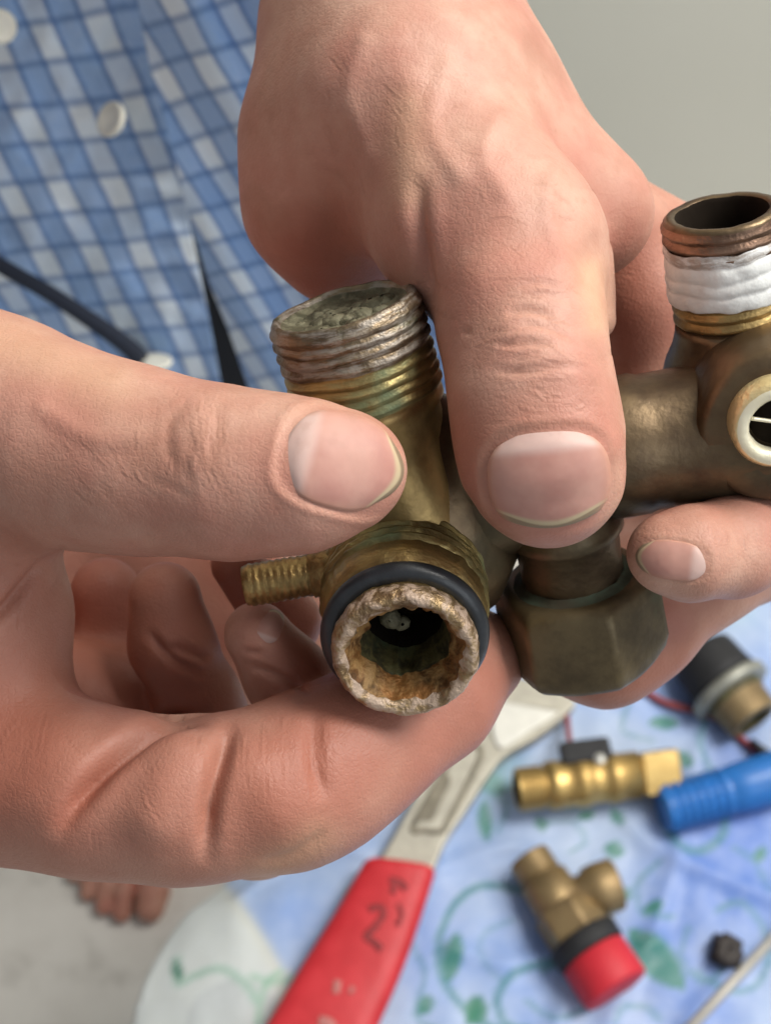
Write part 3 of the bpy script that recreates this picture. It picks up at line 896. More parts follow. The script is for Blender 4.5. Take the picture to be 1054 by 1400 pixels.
# trousers: waist and two legs
def ringtube(pts, mat_name, parent, mat, seg=40):
    V_, Fc = [], []
    for (x, y, z, rx, ry) in pts:
        for k in range(seg):
            a = 2 * math.pi * k / seg
            w_ = 1 + .03 * noise.noise(Vector((x + math.cos(a), y + math.sin(a), z * 9)))
            V_.append((x + rx * math.cos(a) * w_, y + ry * math.sin(a) * w_, z))
    for i in range(len(pts) - 1):
        for k in range(seg):
            k2 = (k + 1) % seg
            Fc.append((i * seg + k, i * seg + k2, (i + 1) * seg + k2, (i + 1) * seg + k))
    return np.array(V_), Fc
fx, fy = fp[0] + .002, fp[1] + .112
lg1 = ringtube([(fx, fy + .105, .07, .075, .085), (fx, fy + .10, .30, .085, .095), (fx + .01, fy + .08, .48, .09, .10), (fx + .02, fy + .04, .70, .10, .12), (-.19, .60, .80, .11, .13)], '', None, None)
fx2, fy2 = fp[0] + .19, fp[1] + .13
lg2 = ringtube([(fx2, fy2 + .105, .07, .075, .085), (fx2, fy2 + .10, .30, .085, .095), (fx2 - .01, fy2 + .08, .48, .075, .09), (fx2 - .03, fy2 + .04, .70, .085, .11), (-.06, .60, .80, .095, .12)], '', None, None)
ws = ringtube([(-.13, .605, .64, .15, .115), (-.13, .605, .74, .165, .135), (-.13, .60, .85, .175, .15), (-.13, .595, .97, .17, .14), (-.13, .59, 1.06, .165, .14)], '', None, None)
tv, tf, _ = join(lg1, lg2, ws)
mk('trousers', tv, tf, DENIM, person)

def button(px, py, dep_off, rx, tilt, parent, rmm):
    dep = shirt_depth(px, py) + dep_off
    c = np.array([(px - 527) * K * dep, (700 - py) * K * dep, dep])
    n = nrm(np.array([tilt[0], tilt[1], -1.0]))
    v, f, m, _ = lathe(c, n, [(-1.4, rmm * .7), (-1.2, rmm * .95), (0, rmm), (.7, rmm * .97), (1.1, rmm * .85), (.75, rmm * .7), (.55, rmm * .3), (.55, .02)], seg=40, closed=(True, False))
    return mk('button', c2w(v), f, BUTTON, parent)
button(152, 163, -9, 0, (-.75, .15), shirt, 6.3)
button(214, 494, -9, 0, (.1, 1.6), shirt, 6.6)
button(1, 36, -7, 0, (.7, -.2), shirt, 5.6)

# cord across the shirt
cp = []
for px, py, o in ((-120, 285, -10), (0, 362, -18), (60, 396, -20), (110, 428, -20), (160, 462, -16), (186, 484, -8), (200, 500, 8)):
    dep = shirt_depth(px, py) + o; cp.append(((px - 527) * K * dep, (700 - py) * K * dep, dep))
v, f = tube(np.array(cp), [2.9, 3.0, 3.1, 3.2, 3.6, 3.9, 3.0], 12)
tag(mk('cord', c2w(v), f, CORD), 'thin dark navy cord hanging slantwise across the front of the plaid shirt', 'cord')

# ------------------------------------------------------------------ the brass valve held in the hands
Fd = nrm((0.0, -.50, -.866))
Ud = nrm((-.2, .87, -.45))
Sd = nrm((.975, .17, -.06))
vo = Pm(640, 660, 10)
valve = thing('brass_mixing_valve', c2w(vo), 'corroded old brass plumbing valve with threaded ports gripped in both hands', 'valve')
def part(name, geo, mats, parent=valve):
    v, f = geo[0], geo[1]
    return mk(name, c2w(np.asarray(v)), f, mats, parent, attrs={'ax': np.array(AX)} if len(AX) == len(v) else None, fmat=geo[2] if len(geo) > 2 and geo[2] is not None and len(geo[2]) == len(f) else None)

# body casting
b1 = lathe(Pm(560, 600, 4), -Ud, [(-6, 6), (-3, 9.4), (4, 10.4), (12, 12.6), (22, 13.2), (28, 10), (31, .1)], jit=.25, jfreq=.3)
b2 = lathe(Pm(575, 690, 10), Sd, [(-8, 6), (-4, 9.5), (6, 10.4), (14, 10.0), (20, 9.6)], jit=.25, jfreq=.3)
part('valve_body', join(b1[:3], b2[:3]), [B_DARK])
tb = lathe(Pm(610, 652, 8), Sd, [(0, 9.8), (18, 10.2), (19, 10.9), (30, 11.0), (31.2, 10.6), (46, 10.6), (47, 11.0), (64, 11.0), (66, 9.0), (66.2, .1)], jit=.12, jfreq=.25, seg=84)
part('pipe_barrel', tb[:3], [B_DARK])
# top threaded port, image left
prof = [(2.0, .05, 2), (1.9, 3, 2), (1.7, 7.4, 2), (1.3, 8.8, 2), (.8, 9.5, 2), (.2, 9.9, 1), (0, 10.2, 1), (0.1, 10.6, 1), (.7, 11.0, 1)]
prof += threads(1.0, 8.0, 11.5, .5, 1.7, 1) + threads(8.1, 14.9, 11.4, .5, 1.7, 0) + [(15.4, 10.9, 3), (16.6, 10.9, 3), (17.8, 10.0, 3), (24, 9.5, 3), (40, 9.6, 3)]
Ul = nrm((-.26, .87, -.36))
g = lathe(Pm(468, 417, -8), -Ul, prof, jit=.16, jfreq=.35, seg=110, tj=.3)
part('threaded_port', g[:3], [B_THREAD, B_LIME, B_DEBRIS, B_NECK])
lump = []
rr_ = random.Random(4)
ccen = Pm(468, 417, -8) - Ul * 1.5
_, e1, e2 = basis(Ul)
for k in range(26):
    a = rr_.uniform(0, 6.28); r = rr_.uniform(1, 8); s = rr_.uniform(.9, 2.2)
    c = ccen + e1 * r * math.cos(a) + e2 * r * math.sin(a)
    q = lathe(c - Ul * s * .8, Ul, [(0, s * 1.1), (s * .5, s * 1.2), (s * .9, s * .7), (s * 1.05, .05)], seg=12, jit=s * .35, jfreq=.9, seed=k)
    lump.append(q[:2])
lv, lf, _ = join(*lump)
part('scale_deposit', (lv, lf), [B_DEBRIS])
tag(bpy.data.objects['scale_deposit'], kind='stuff')
# front port with o-ring
fa = Pm(554, 900, -14)
prof = [(28, .05, 5), (27, 4.8, 5), (11, 5.9, 5), (7.5, 6.2, 3), (5.0, 6.6, 3), (3.2, 7.1, 2), (1.8, 7.7, 2), (.8, 8.3, 2), (.2, 8.9, 1), (-.1, 9.7, 1), (0, 10.4, 1), (.6, 10.9, 1), (1.8, 11.1, 1), (3.2, 11.0, 1), (4.2, 10.6, 0), (7.6, 10.6, 0), (8.4, 12.2, 0), (12.2, 12.9, 0), (12.8, 12.2, 0)]
prof += threads(13, 27, 13.2, .8, 1.8, 4) + [(27.6, 11.8, 4), (33, 10.4, 4)]
prof = [(p[0], p[1] * .955) + tuple(p[2:]) for p in prof]
g = lathe(fa, -Fd, prof, jit=.30, jfreq=.5, seg=160, tj=.10)
gv = g[0]
for k in range(len(gv)):
    if g[3][k] < 9 and k < 160 * 10:
        p = gv[k]; ax_ = fa - Fd * np.dot(p - fa, -Fd); d = p - ax_; r = np.linalg.norm(d)
        if 4.5 < r < 9.2:
            w_ = 1.3 * noise.noise(Vector(p * .33 + np.array([7, 3, 1]))) + .8 * noise.noise(Vector(p * .9))
            gv[k] = p + d / r * (.75 * w_ * min(1, (9.4 - r) / 1.5) + .15) - Fd * .35 * noise.noise(Vector(p * .7))
part('front_port', g[:3], [B_GOLD, B_CRUST, B_RUST, B_BORE, B_THREAD, HOLE])
part('o_ring', torus(fa - Fd * 5.9, Fd, 10.6, 1.7, 96, 18), [RUBBER])
# glint debris inside the bore
q = [lathe(fa - Fd * (9.5 + .5 * i) + np.array([-2.0 + i * 1.6, .4 - i * .8, 0]), nrm(Fd + np.array([.3 * i - .2, .2, 0])), [(0, 1.5 - .4 * i), (.5, 1.6 - .4 * i), (.9, .9 - .2 * i), (1.0, .05)], seg=18, jit=.35, jfreq=.6, seed=i * 5.3 + 3)[:2] for i in range(2)]
qv, qf, _ = join(*q)
part('bore_deposit', (qv, qf), [B_DEBRIS])
# small side port, image left
g = lathe(Pm(470, 778, 4), -Sd, [(0, 3.6, 0), (5, 3.6, 0)] + threads(5, 14.8, 3.3, .16, 1.1, 0) + [(15.4, 3.0, 0), (15.4, 1.8, 0), (14, 1.7, 1), (13.9, .05, 1)], jit=.08, jfreq=.6, seg=48)
part('side_port', g[:3], [B_GOLD, HOLE])
# right tee: taped top port
g0 = Pm(986, 288, -3)
prof = [(18, .05, 4), (17, 6.0, 4), (4, 6.3, 4), (2, 6.5, 4), (1.0, 6.8, 4), (.2, 7.0, 4), (0, 7.5, 3), (0, 8.2, 3), (.6, 8.8, 3)] + threads(.8, 5.9, 9.25, .55, 1.7, 0) + [(6.2, 8.4, 0), (11.5, 8.4, 0)] + threads(11.6, 15.4, 9.1, .5, 1.7, 2) + \
    [(16, 8.8, 2), (18, 9.1, 3), (20.5, 9.8, 3), (23, 11.2, 3), (26, 12.2, 3), (34, 12.2, 3)]
g = lathe(g0, -Ud, prof, jit=.10, jfreq=.4, seg=110, tj=.2)
part('upper_port', g[:3], [B_COPPER, B_BORE, B_GOLD, B_DARK, HOLE])
pt = [(3.9, 9.0, 1), (4.3, 9.25, 1), (5.2, 9.35, 1), (5.7, 9.15, 1)]
t = 5.9
for k, (w_, h_) in enumerate(((2.3, .26), (2.0, .34), (2.5, .36))):
    pt += [(t, 9.2, 0)] + [(t + w_ * q, 9.2 + h_ * math.sin(math.pi * q) ** .6, 0) for q in (.12, .3, .5, .7, .88)]; t += w_
pt += [(t, 9.25, 0), (t + .25, 8.6, 0)]
g = lathe(g0, -Ud, pt, jit=.24, jfreq=.32, seg=110, seed=2.0, tj=.55)
part('thread_tape', g[:3], [PTFE, PTFE_G])
# boss and end ring facing the lens at the right edge
bc = Pm(1072, 588, -6)
part('end_boss', lathe(bc, -Fd, [(0, 6.5), (0.0, 11.2), (.6, 12.2), (1.6, 12.7), (10, 12.9), (16, 12.5), (17, .1)], jit=.1, jfreq=.3, seg=90)[:3], [B_DARK])
rc = Pm(1066, 584, -10)
part('end_ring', lathe(rc, -Fd, [(2, 4.3, 0), (.4, 4.4, 0), (0, 4.9, 0), (0, 6.2, 0), (.5, 6.7, 1), (.9, 7.0, 1), (4, 7.1, 1)], jit=.06, jfreq=1.2, seg=80)[:3], [B_BRIGHT, B_RING])
g = lathe(rc - Fd * 2.4, -Fd, [(0, .05), (0, 3.9), (1.5, 4.0)], seg=40)
part('end_strainer', g[:3], [HOLE])
for k, a in enumerate((.2, 2.3, 4.4)):
    _, e1, e2 = basis(Fd)
    dvec = e1 * math.cos(a) + e2 * math.sin(a)
    v, f = tube([rc - Fd * 1.6 + dvec * .6, rc - Fd * 1.2 + dvec * 4.1], .32, 8)
    part('spoke', (v, f), [B_BRIGHT])
# hanging hex nut
na = Pm(766, 690, 8)
part('nut_tail', lathe(na, -Ud, [(-6, 8.4), (2, 8.8), (3, 9.2), (4.5, 9.2), (5.4, 8.2), (13, 8.0), (16, 7.9)], jit=.1, jfreq=.3)[:3], [B_DARK])
g = lathe(na, -Ud, [(13.2, 8.2, 0), (13.0, 10.4, 0), (13.5, 11.6, 0, .3), (14.6, 12.7, 0, .6), (16.4, 13.4, 0, .85), (25.0, 13.6, 0, .85), (27.2, 12.9, 0, .6), (28.2, 12.0, 0, .4), (28.4, 11, 0), (28.4, 7, 0), (20, 6.8, 0)], seg=96, sides=6, rot=.75, jit=.14, jfreq=.2)
part('hex_nut', g[:3], [B_NUT])
part('verdigris_ring', lathe(na, -Ud, [(12.3, 8.05), (12.7, 8.4), (12.95, 9.0), (13.1, 9.7)], jit=.25, jfreq=.6, seg=90)[:3], [VERDI])

# ------------------------------------------------------------------ table and printed cloth
tbx0, tbx1, tby0, tby1 = -.02, .545, -.09, .465
def rrect(x0, x1, y0, y1, r, n=10):
    out = []
    for cx, cy, a0 in ((x1 - r, y1 - r, 0), (x0 + r, y1 - r, 90), (x0 + r, y0 + r, 180), (x1 - r, y0 + r, 270)):
        for k in range(n + 1):
            a = math.radians(a0 + 90 * k / n); out.append((cx + r * math.cos(a), cy + r * math.sin(a)))
    return out
tab = thing('low_table', ((tbx0 + tbx1) / 2, (tby0 + tby1) / 2, 0), 'low wooden table hidden under the blue printed cloth beside the bare foot', 'table')
v, f = prism(rrect(tbx0, tbx1, tby0, tby1, .2), TZ - .003, TZ - .03, .003)
mk('tabletop', v, f, WOOD, tab, smooth=False)
for x, y in ((tbx0 + .1, tby0 + .1), (tbx1 - .1, tby0 + .1), (tbx0 + .1, tby1 - .1), (tbx1 - .1, tby1 - .1)):
    v, f, m, _ = lathe((x, y, 0), (0, 0, 1), [(0, .014), (.2, .02), (TZ - .031, .026)], seg=20, closed=(True, True))
    mk('leg', v, f, WOOD, tab)

edge_px = [(168, 1430), (172, 1395), (190, 1330), (215, 1280), (250, 1232), (300, 1193)]
edge_w = [T(*q)[:2] for q in edge_px]
edge_w = [(edge_w[0][0] - .01, -.10)] + [tuple(q) for q in edge_w] + [(-.055, .33), (-.02, .40), (.04, .46), (.12, .485)]
ew = spline(edge_w, 200); ew = ew[np.argsort(ew[:, 1])]
ny, nx = 330, 330
ysr = np.linspace(-.10, .484, ny)
CV = []; CC = []
blue_edge = [T(*q)[:2] for q in ((285, 1150), (312, 1205), (345, 1255), (372, 1300), (392, 1345), (400, 1420))]
be = spline([(-.06, .36)] + [tuple(q) for q in blue_edge] + [(blue_edge[-1][0] + .0, -.1)], 120); be = be[np.argsort(be[:, 1])]
skirt = 10
for j, y in enumerate(ysr):
    xl = np.interp(y, ew[:, 1], ew[:, 0])
    for i in range(nx):
        if i < skirt:
            q = (skirt - i) / skirt
            CV.append((xl + .004 * q, y, TZ - .020 - .16 * q + .004))
            continue
        s = ((i - skirt) / (nx - 1 - skirt)) ** 1.0
        x = xl + (.55 - xl) * s
        d = x - xl
        z = TZ + .0015
        if d < .07: z -= .022 * (1 - d / .07) ** 2
        z += .0016 * noise.noise(Vector((x * 22 + 3, y * 16, 1.3))) + .0012 * noise.noise(Vector((x * 60, y * 45, 4.1)))
        CV.append((x, y, z))
CV = np.array(CV)
# raised creases of the cloth
fold = [((500, 1170), (420, 1150), (330, 1215)), ((600, 1190), (700, 1160), (760, 1190)), ((830, 1400), (905, 1240), (960, 1000), (985, 900)), ((760, 1400), (800, 1330), (900, 1290)), ((620, 1300), (700, 1320), (800, 1290)),
        ((860, 1130), (910, 1170), (1054, 1230)), ((940, 1400), (1000, 1330), (1054, 1310))]
for fl in fold:
    L = [T(*q)[:2] for q in spline(fl, 20)]
    dd = poly_dist(CV[:, :2], L)
    CV[:, 2] += .0022 * np.exp(-(dd / .005) ** 2) * (CV[:, 2] > TZ - .01)
# print, and a shadow arc painted into it
P2 = CV[:, :2]
white = np.array([0.36, 0.455, 0.63]); blue = np.array([0.215, 0.33, 0.63]); deep = np.array([0.10, 0.20, 0.55]); border = np.array([0.62, 0.65, 0.63])
def sstep(a, lo, hi):
    t = np.clip((a - lo) / (hi - lo), 0, 1); return t * t * (3 - 2 * t)
nzf = np.array([noise.noise(Vector((x * 11, y * 11, 9.2))) + .5 * noise.noise(Vector((x * 27, y * 27, 2.2))) for x, y in P2])
mixb = sstep(nzf, -.25, .45)
colr = white * (1 - mixb[:, None]) + blue * mixb[:, None]
def blob(px, py, rpx, col, amt=1.0):
    global colr
    c = T(px, py)[:2]; r = rpx * K * .85
    d = np.linalg.norm(P2 - c, axis=1)
    a = amt * np.exp(-(d / r) ** 2)
    colr = colr * (1 - a[:, None]) + np.array(col) * a[:, None]
for q in ((1010, 1120, 70), (960, 1200, 90), (1040, 1230, 80), (1000, 1040, 40), (900, 1290, 60), (960, 1380, 70)): blob(*q, deep, .78)
for q in ((700, 1130, 70), (980, 850, 80), (850, 1010, 60), (650, 1230, 60), (790, 1380, 50), (640, 1380, 40), (840, 1130, 40)): blob(*q, white, .75)
for q in ((400, 1250, 60), (470, 1130, 50), (690, 930, 40), (700, 1020, 30)): blob(*q, blue, .8)
# white border left of the edge line
bx = np.interp(P2[:, 1], be[:, 1], be[:, 0])
wb = sstep(bx - P2[:, 0], -.002, .004)
colr = colr * (1 - wb[:, None]) + border * wb[:, None]
rimy = np.exp(-((bx - P2[:, 0] - .002) / .0035) ** 2) * .5
colr = colr * (1 - rimy[:, None]) + np.array([.62, .60, .47]) * rimy[:, None]
gsh = [T(*q)[:2] for q in ((250, 1430), (262, 1370), (305, 1340), (350, 1345), (385, 1380), (395, 1430))]  # outline of the grey shadow arc painted into the border colour
def inside(P, poly):
    poly = np.asarray(poly); r = np.zeros(len(P), bool); j = len(poly) - 1
    for i in range(len(poly)):
        a, b = poly[i], poly[j]
        c = ((a[1] > P[:, 1]) != (b[1] > P[:, 1])) & (P[:, 0] < (b[0] - a[0]) * (P[:, 1] - a[1]) / (b[1] - a[1] + 1e-12) + a[0])
        r ^= c; j = i
    return r
gm = inside(P2, spline(gsh, 60)) * .55
colr = colr * (1 - gm[:, None]) + np.array([.47, .50, .51]) * gm[:, None]
green = np.array([0.018, 0.175, 0.10]); teal = np.array([0.035, 0.19, 0.21])
def vine(px, w, col, amt):
    global colr
    L = [T(*q)[:2] for q in spline(px, 40)]
    d = poly_dist(P2, L); ww = w * K * .85
    a = amt * sstep(d, ww * 1.25, ww * .55)
    colr = colr * (1 - a[:, None]) + col * a[:, None]
def leaf(px0, px1, w, col=green, amt=.85):
    global colr
    a_, b_ = T(*px0)[:2], T(*px1)[:2]; ab = b_ - a_; L = np.linalg.norm(ab); ab /= L
    r = P2 - a_; s = r @ ab / L; q = np.abs(r[:, 0] * -ab[1] + r[:, 1] * ab[0]) / (w * K * .85)
    prof = np.where((s > 0) & (s < 1), np.sin(np.pi * np.clip(s, 0, 1)) ** .8, 0)
    a = amt * sstep(q, 1.15 * prof + .01, .75 * prof) * (prof > 0)
    colr = colr * (1 - a[:, None]) + col * a[:, None]
vine([(720, 1222), (660, 1212), (620, 1240), (600, 1290), (605, 1340), (640, 1385), (680, 1410)], 6, teal, .8)
vine([(700, 1260), (665, 1275), (655, 1300), (670, 1330), (690, 1345)], 4, teal, .35)
vine([(790, 1310), (740, 1320), (700, 1335), (680, 1365), (690, 1400), (720, 1410)], 6, teal, .75)
vine([(740, 1330), (770, 1315), (800, 1290), (830, 1260)], 4, green, .5)
vine([(905, 1120), (925, 1158), (955, 1166), (985, 1145), (990, 1110)], 7, teal, .75)
vine([(965, 980), (955, 1020), (975, 1060)], 6, teal, .6)
vine([(980, 1245), (1010, 1235), (1040, 1265), (1050, 1310), (1030, 1350), (990, 1355), (950, 1330)], 5, teal, .6)
vine([(238, 1300), (240, 1335), (265, 1328), (300, 1322), (335, 1345), (350, 1370)], 6, np.array([.30, .48, .38]), .75)
vine([(385, 1330), (365, 1345), (355, 1380), (352, 1420)], 5, np.array([.30, .50, .38]), .75)
vine([(400, 1338), (375, 1345), (345, 1335)], 5, np.array([.30, .50, .38]), .75)
vine([(700, 1080), (680, 1060), (690, 1030)], 8, teal, .4)
vine([(840, 1400), (850, 1380), (880, 1378), (900, 1395)], 5, teal, .5)
for q in (([(400, 1170), (430, 1120), (480, 1110), (500, 1140)], 4), ([(620, 1130), (640, 1080), (690, 1100), (680, 1140)], 4), ([(730, 1130), (780, 1125), (800, 1150), (780, 1165)], 3), ([(560, 1290), (580, 1330), (570, 1390), (600, 1410)], 4),
          ([(900, 1180), (870, 1210), (880, 1250), (920, 1255)], 4), ([(1000, 1160), (1030, 1180), (1050, 1220)], 4), ([(860, 960), (850, 1000), (890, 1015)], 3), ([(960, 1100), (1010, 1080), (1050, 1100)], 4), ([(720, 1370), (760, 1395), (800, 1380)], 4), ([(940, 1270), (930, 1310), (960, 1345), (990, 1325)], 4)):
    vine(q[0], q[1], teal, .55)
for a_, b_, w_ in (((480, 1105), (510, 1120), 9), ((790, 1120), (812, 1112), 8), ((1030, 1180), (1045, 1160), 9), ((575, 1390), (590, 1360), 10), ((880, 1250), (905, 1235), 9), ((745, 1140), (735, 1120), 8), ((625, 1275), (612, 1345), 14), ((655, 1360), (640, 1400), 12), ((858, 1270), (935, 1355), 26), ((885, 990), (930, 990), 12), ((825, 1160), (855, 1165), 13), ((660, 1095), (665, 1155), 11), ((655, 1060), (690, 1085), 14),
                   ((232, 1300), (246, 1335), 8), ((835, 1105), (850, 1130), 8), ((640, 1405), (660, 1365), 16), ((900, 1100), (915, 1125), 10), ((920, 1030), (945, 1050), 12), ((860, 1215), (845, 1235), 9)):
    leaf(a_, b_, w_)
for q in ((690, 1040, 30), (670, 1075, 28), (780, 1095, 20), (470, 1120, 24), (1000, 830, 30)): blob(*q, (0.25, 0.45, 0.47), .5)
Fc = [(j * nx + i, j * nx + i + 1, (j + 1) * nx + i + 1, (j + 1) * nx + i) for j in range(ny - 1) for i in range(nx - 1)]
tcl = mk('tablecloth', CV, Fc, make_cloth(), origin=(CV[:, 0].mean(), CV[:, 1].mean(), TZ), attrs={'print': colr})
tag(tcl, 'blue and white tablecloth printed with green curling vines and leaves, under the tools', 'tablecloth')

# ------------------------------------------------------------------ adjustable wrench
wz = TZ + .0035
wr = thing('adjustable_wrench', T(480, 1300, 4), 'adjustable steel wrench with a red plastic sleeved handle lying on the tablecloth', 'wrench')
def tpoly(px, h=8, sub=5, sm=True):
    q = [T(a, b, h)[:2] for a, b in px]
    return smooth_poly(q, sub) if sm else np.array(q)
neck = tpoly([(470, 1230), (521, 1172), (560, 1105), (600, 1035), (618, 1000), (632, 962), (645, 935), (660, 922), (700, 925), (780, 957), (776, 976), (735, 1010), (690, 1036), (668, 1062), (640, 1105), (610, 1150), (595, 1185), (570, 1240)], 9, 6)
v, f = prism(neck, wz + .009, wz + .001, .0015)
mk('jaw_and_neck', v, f, STEEL, wr, smooth=False)
v, f = prism(tpoly([(672, 960), (688, 962), (752, 973), (758, 979), (715, 1008), (690, 1024), (678, 1022), (672, 1000)], 11, 4), wz + .0105, wz + .006, .0008)
mk('ground_face', v, f, STEEL_L, wr, smooth=False)
# recess frame on the neck
sl = tpoly([(566, 1128), (580, 1137), (603, 1138), (612, 1125), (655, 1040), (652, 1022), (640, 1016), (628, 1022)], 11, 5)
v, f = tube([(x, y, wz + .009) for x, y in np.vstack([sl, sl[:1]])], .0015, 8, sub=1)
mk('recess_rim', v, f, STEEL_D, wr)
v, f = prism(tpoly([(574, 1118), (582, 1124), (592, 1122), (604, 1096), (616, 1070), (606, 1062)], 11, 4), wz + .0094, wz + .007, .0003)
mk('recess_floor', v, f, STEEL_D, wr, smooth=False)
wa, wb_ = T(640, 1004, 12), T(668, 962, 12)
wd_ = nrm(wb_ - wa)
g = lathe(wa, wd_, [(0, .002)] + [x for k in range(6) for x in ((.001 + k * .003, .0042), (.0022 + k * .003, .0058), (.003 + k * .003, .0058), (.0038 + k * .003, .0042))] + [(.02, .002)], seg=28)
mk('adjusting_screw', g[0], g[1], STEEL_D, wr)
v, f = prism(tpoly([(626, 975), (640, 940), (655, 925), (664, 945), (656, 975), (640, 1008), (628, 1010)], 11, 4), wz + .0108, wz + .001, .001)
mk('sliding_jaw', v, f, STEEL, wr, smooth=False)
# sleeve: rounded section along the handle
lft = spline([(500, 1179), (462, 1245), (415, 1320), (360, 1412), (300, 1510)], 40); rgt = spline([(596, 1192), (574, 1262), (548, 1335), (513, 1415), (470, 1520)], 40)
SV, SF = [], []
sg = 20
for i in range(40):
    a_, b_ = T(*lft[i], 9), T(*rgt[i], 9); mid = (a_ + b_) / 2; hw = (b_ - a_) / 2
    e = 1.0 if i > 1 else (.90, .985)[i]
    for k in range(sg):
        an = 2 * math.pi * k / sg
        cx = np.sign(math.cos(an)) * abs(math.cos(an)) ** .5; sz = np.sign(math.sin(an)) * abs(math.sin(an)) ** .6
        p = mid + hw * cx * e; p[2] = TZ + .0115 + .0085 * sz * e + .0006 * noise.noise(Vector(p * 60)); SV.append(p)
for i in range(39):
    for k in range(sg):
        k2 = (k + 1) % sg; SF.append((i * sg + k, i * sg + k2, (i + 1) * sg + k2, (i + 1) * sg + k))
SF.append(tuple(range(sg))[::-1]); SF.append(tuple(39 * sg + k for k in range(sg)))
SV = np.array(SV)
def make_sleeve():
    q = N('red_vinyl_sleeve')
    m = q.attr('mark')
    c = q.mix(q.ramp(q.noise(90, 4), .3, .7), (0.46, 0.016, 0.022), (0.54, 0.026, 0.034))
    c = q.mix(q.math('MULTIPLY', q.ramp(q.noise(260, 3), .62, .75), .3), c, (0.30, 0.02, 0.02))
    q.set(color=q.mix(m, c, (0.10, 0.012, 0.016)), rough=.5, spec=.4); q.bump(q.noise(120, 4), .15, .001); return q.m
REDS = make_sleeve()
mk('handle_sleeve', SV, [x[::-1] for x in SF], REDS, wr, attrs={'mark': np.zeros(len(SV))})
# worn printed characters and scuffs, thin print on the sleeve
INK = simple('worn_dark_print', (0.31, 0.018, 0.023), .6, 0, .25, 300, 0)
SCUF = simple('pale_scuff', (0.58, 0.20, 0.18), .6, 0, .2, 300, 0)
def stroke(px, w, mat):
    v, f = tube([T(a, b, 20.2) for a, b in px], w * K * .84, 8); v[:, 2] = TZ + .0199 + (v[:, 2] - TZ - .0202) * .08 + .0003
    return v, f
s1 = [stroke(q, w_, None) for q, w_ in ((((532, 1203), (545, 1206), (556, 1216)), 5), (((540, 1206), (536, 1222)), 4), (((504, 1243), (520, 1240), (524, 1250), (512, 1268), (498, 1281)), 4.5), (((498, 1281), (510, 1287), (522, 1297)), 4.5), (((516, 1300), (521, 1292)), 4), (((545, 1236), (549, 1252), (543, 1265)), 3))]
v, f, _ = join(*s1)
mk('printed_mark', v, f, INK, wr)
s2 = [stroke(q, w_, None) for q, w_ in ((((478, 1352), (484, 1355)), 5), (((462, 1340), (459, 1358)), 5), (((436, 1396), (448, 1398), (456, 1406)), 7))]
v, f, _ = join(*s2)
mk('scuff', v, f, SCUF, wr)

# ------------------------------------------------------------------ brass flow sensor
def taxis(p0, p1, h0, h1=None):
    a = T(*p0, h0); b = T(*p1, h0 if h1 is None else h1); return a, nrm(b - a), np.linalg.norm(b - a) * 1000
a, n, L = taxis((706, 1080), (926, 1052), 18, 13)
fs = thing('brass_flow_sensor', a, 'shiny yellow brass flow sensor tube with a square end block and black sensor clip', 'pipe fitting')
S_ = .001
prof = [(9, .1, 1), (8, 8.0, 1), (.5, 8.6, 1), (0, 9.0, 0), (0, 10.2, 0), (.8, 10.8, 0)] + threads(1, 13, 11.2, .8, 1.8, 0) + [(13.4, 9.6, 0), (15, 9.6, 0), (16, 12.2, 0), (21, 12.4, 0), (22, 12.0, 0), (30, 11.9, 0), (31, 12.9, 0), (37, 12.8, 0), (38, 11.8, 0), (47, 11.9, 0), (48, 12.9, 0), (53, 12.9, 0), (54, 12.2, 0), (64, 12.2, 0), (66, .1, 0)]
g = lathe(a, n, prof, seg=60, scale=S_)
mk('tube_body', g[0], g[1], [B_NEW, HOLE], fs, fmat=g[2])
g = lathe(a, n, [(62, 9, 0), (64.5, 13.0, 0, .9), (65.5, 14.6, 0, .9), (L - 2, 15.2, 0, .9), (L - 1, 14.0, 0, .9), (L - .9, 9, 0), (L - 6, 8.6, 1), (L - 6, .1, 1)], seg=64, sides=4, rot=math.pi / 4 + .45, scale=S_)
mk('end_block', g[0], g[1], [B_NEW, HOLE], fs, fmat=g[2], smooth=False)
def box(c, ex, ey, ez, hx, hy, hz, bev=.15):
    V_ = []
    ex, ey, ez = nrm(ex), nrm(ey), nrm(ez)
    rows = [(-1, 1 - bev), (-1 + bev, 1), (1 - bev, 1), (1, 1 - bev)]
    for z, s in rows:
        for x, y in ((-1, -1 + bev), (-1 + bev, -1), (1 - bev, -1), (1, -1 + bev), (1, 1 - bev), (1 - bev, 1), (-1 + bev, 1), (-1, 1 - bev)):
            V_.append(c + ex * hx * x * s + ey * hy * y * s + ez * hz * z)
    Fc = [(r * 8 + k, r * 8 + (k + 1) % 8, (r + 1) * 8 + (k + 1) % 8, (r + 1) * 8 + k) for r in range(3) for k in range(8)]
    Fc += [tuple(range(8))[::-1], tuple(24 + k for k in range(8))]
    return np.array(V_), Fc
side = nrm(np.cross(n, (0, 0, 1)))
v, f = box(T(800, 1029, 24), n, side, (0, 0, 1), .013, .006, .004)
mk('sensor_clip', v, f, BLACK, fs, smooth=False)
g = lathe(T(819, 1040, 25), (0, 0, 1), [(0, 2.6), (2, 3.2), (3, 2.8), (3.4, .1)], seg=20, scale=S_)
mk('screw', g[0], g[1], STEEL_L, fs)
v, f = tube([T(776, 900, 5), T(772, 950, 5), T(775, 985, 9), T(778, 1012, 18), T(784, 1026, 24)], .0016, 8)
mk('lead_wire', v, f, WIRE, fs)

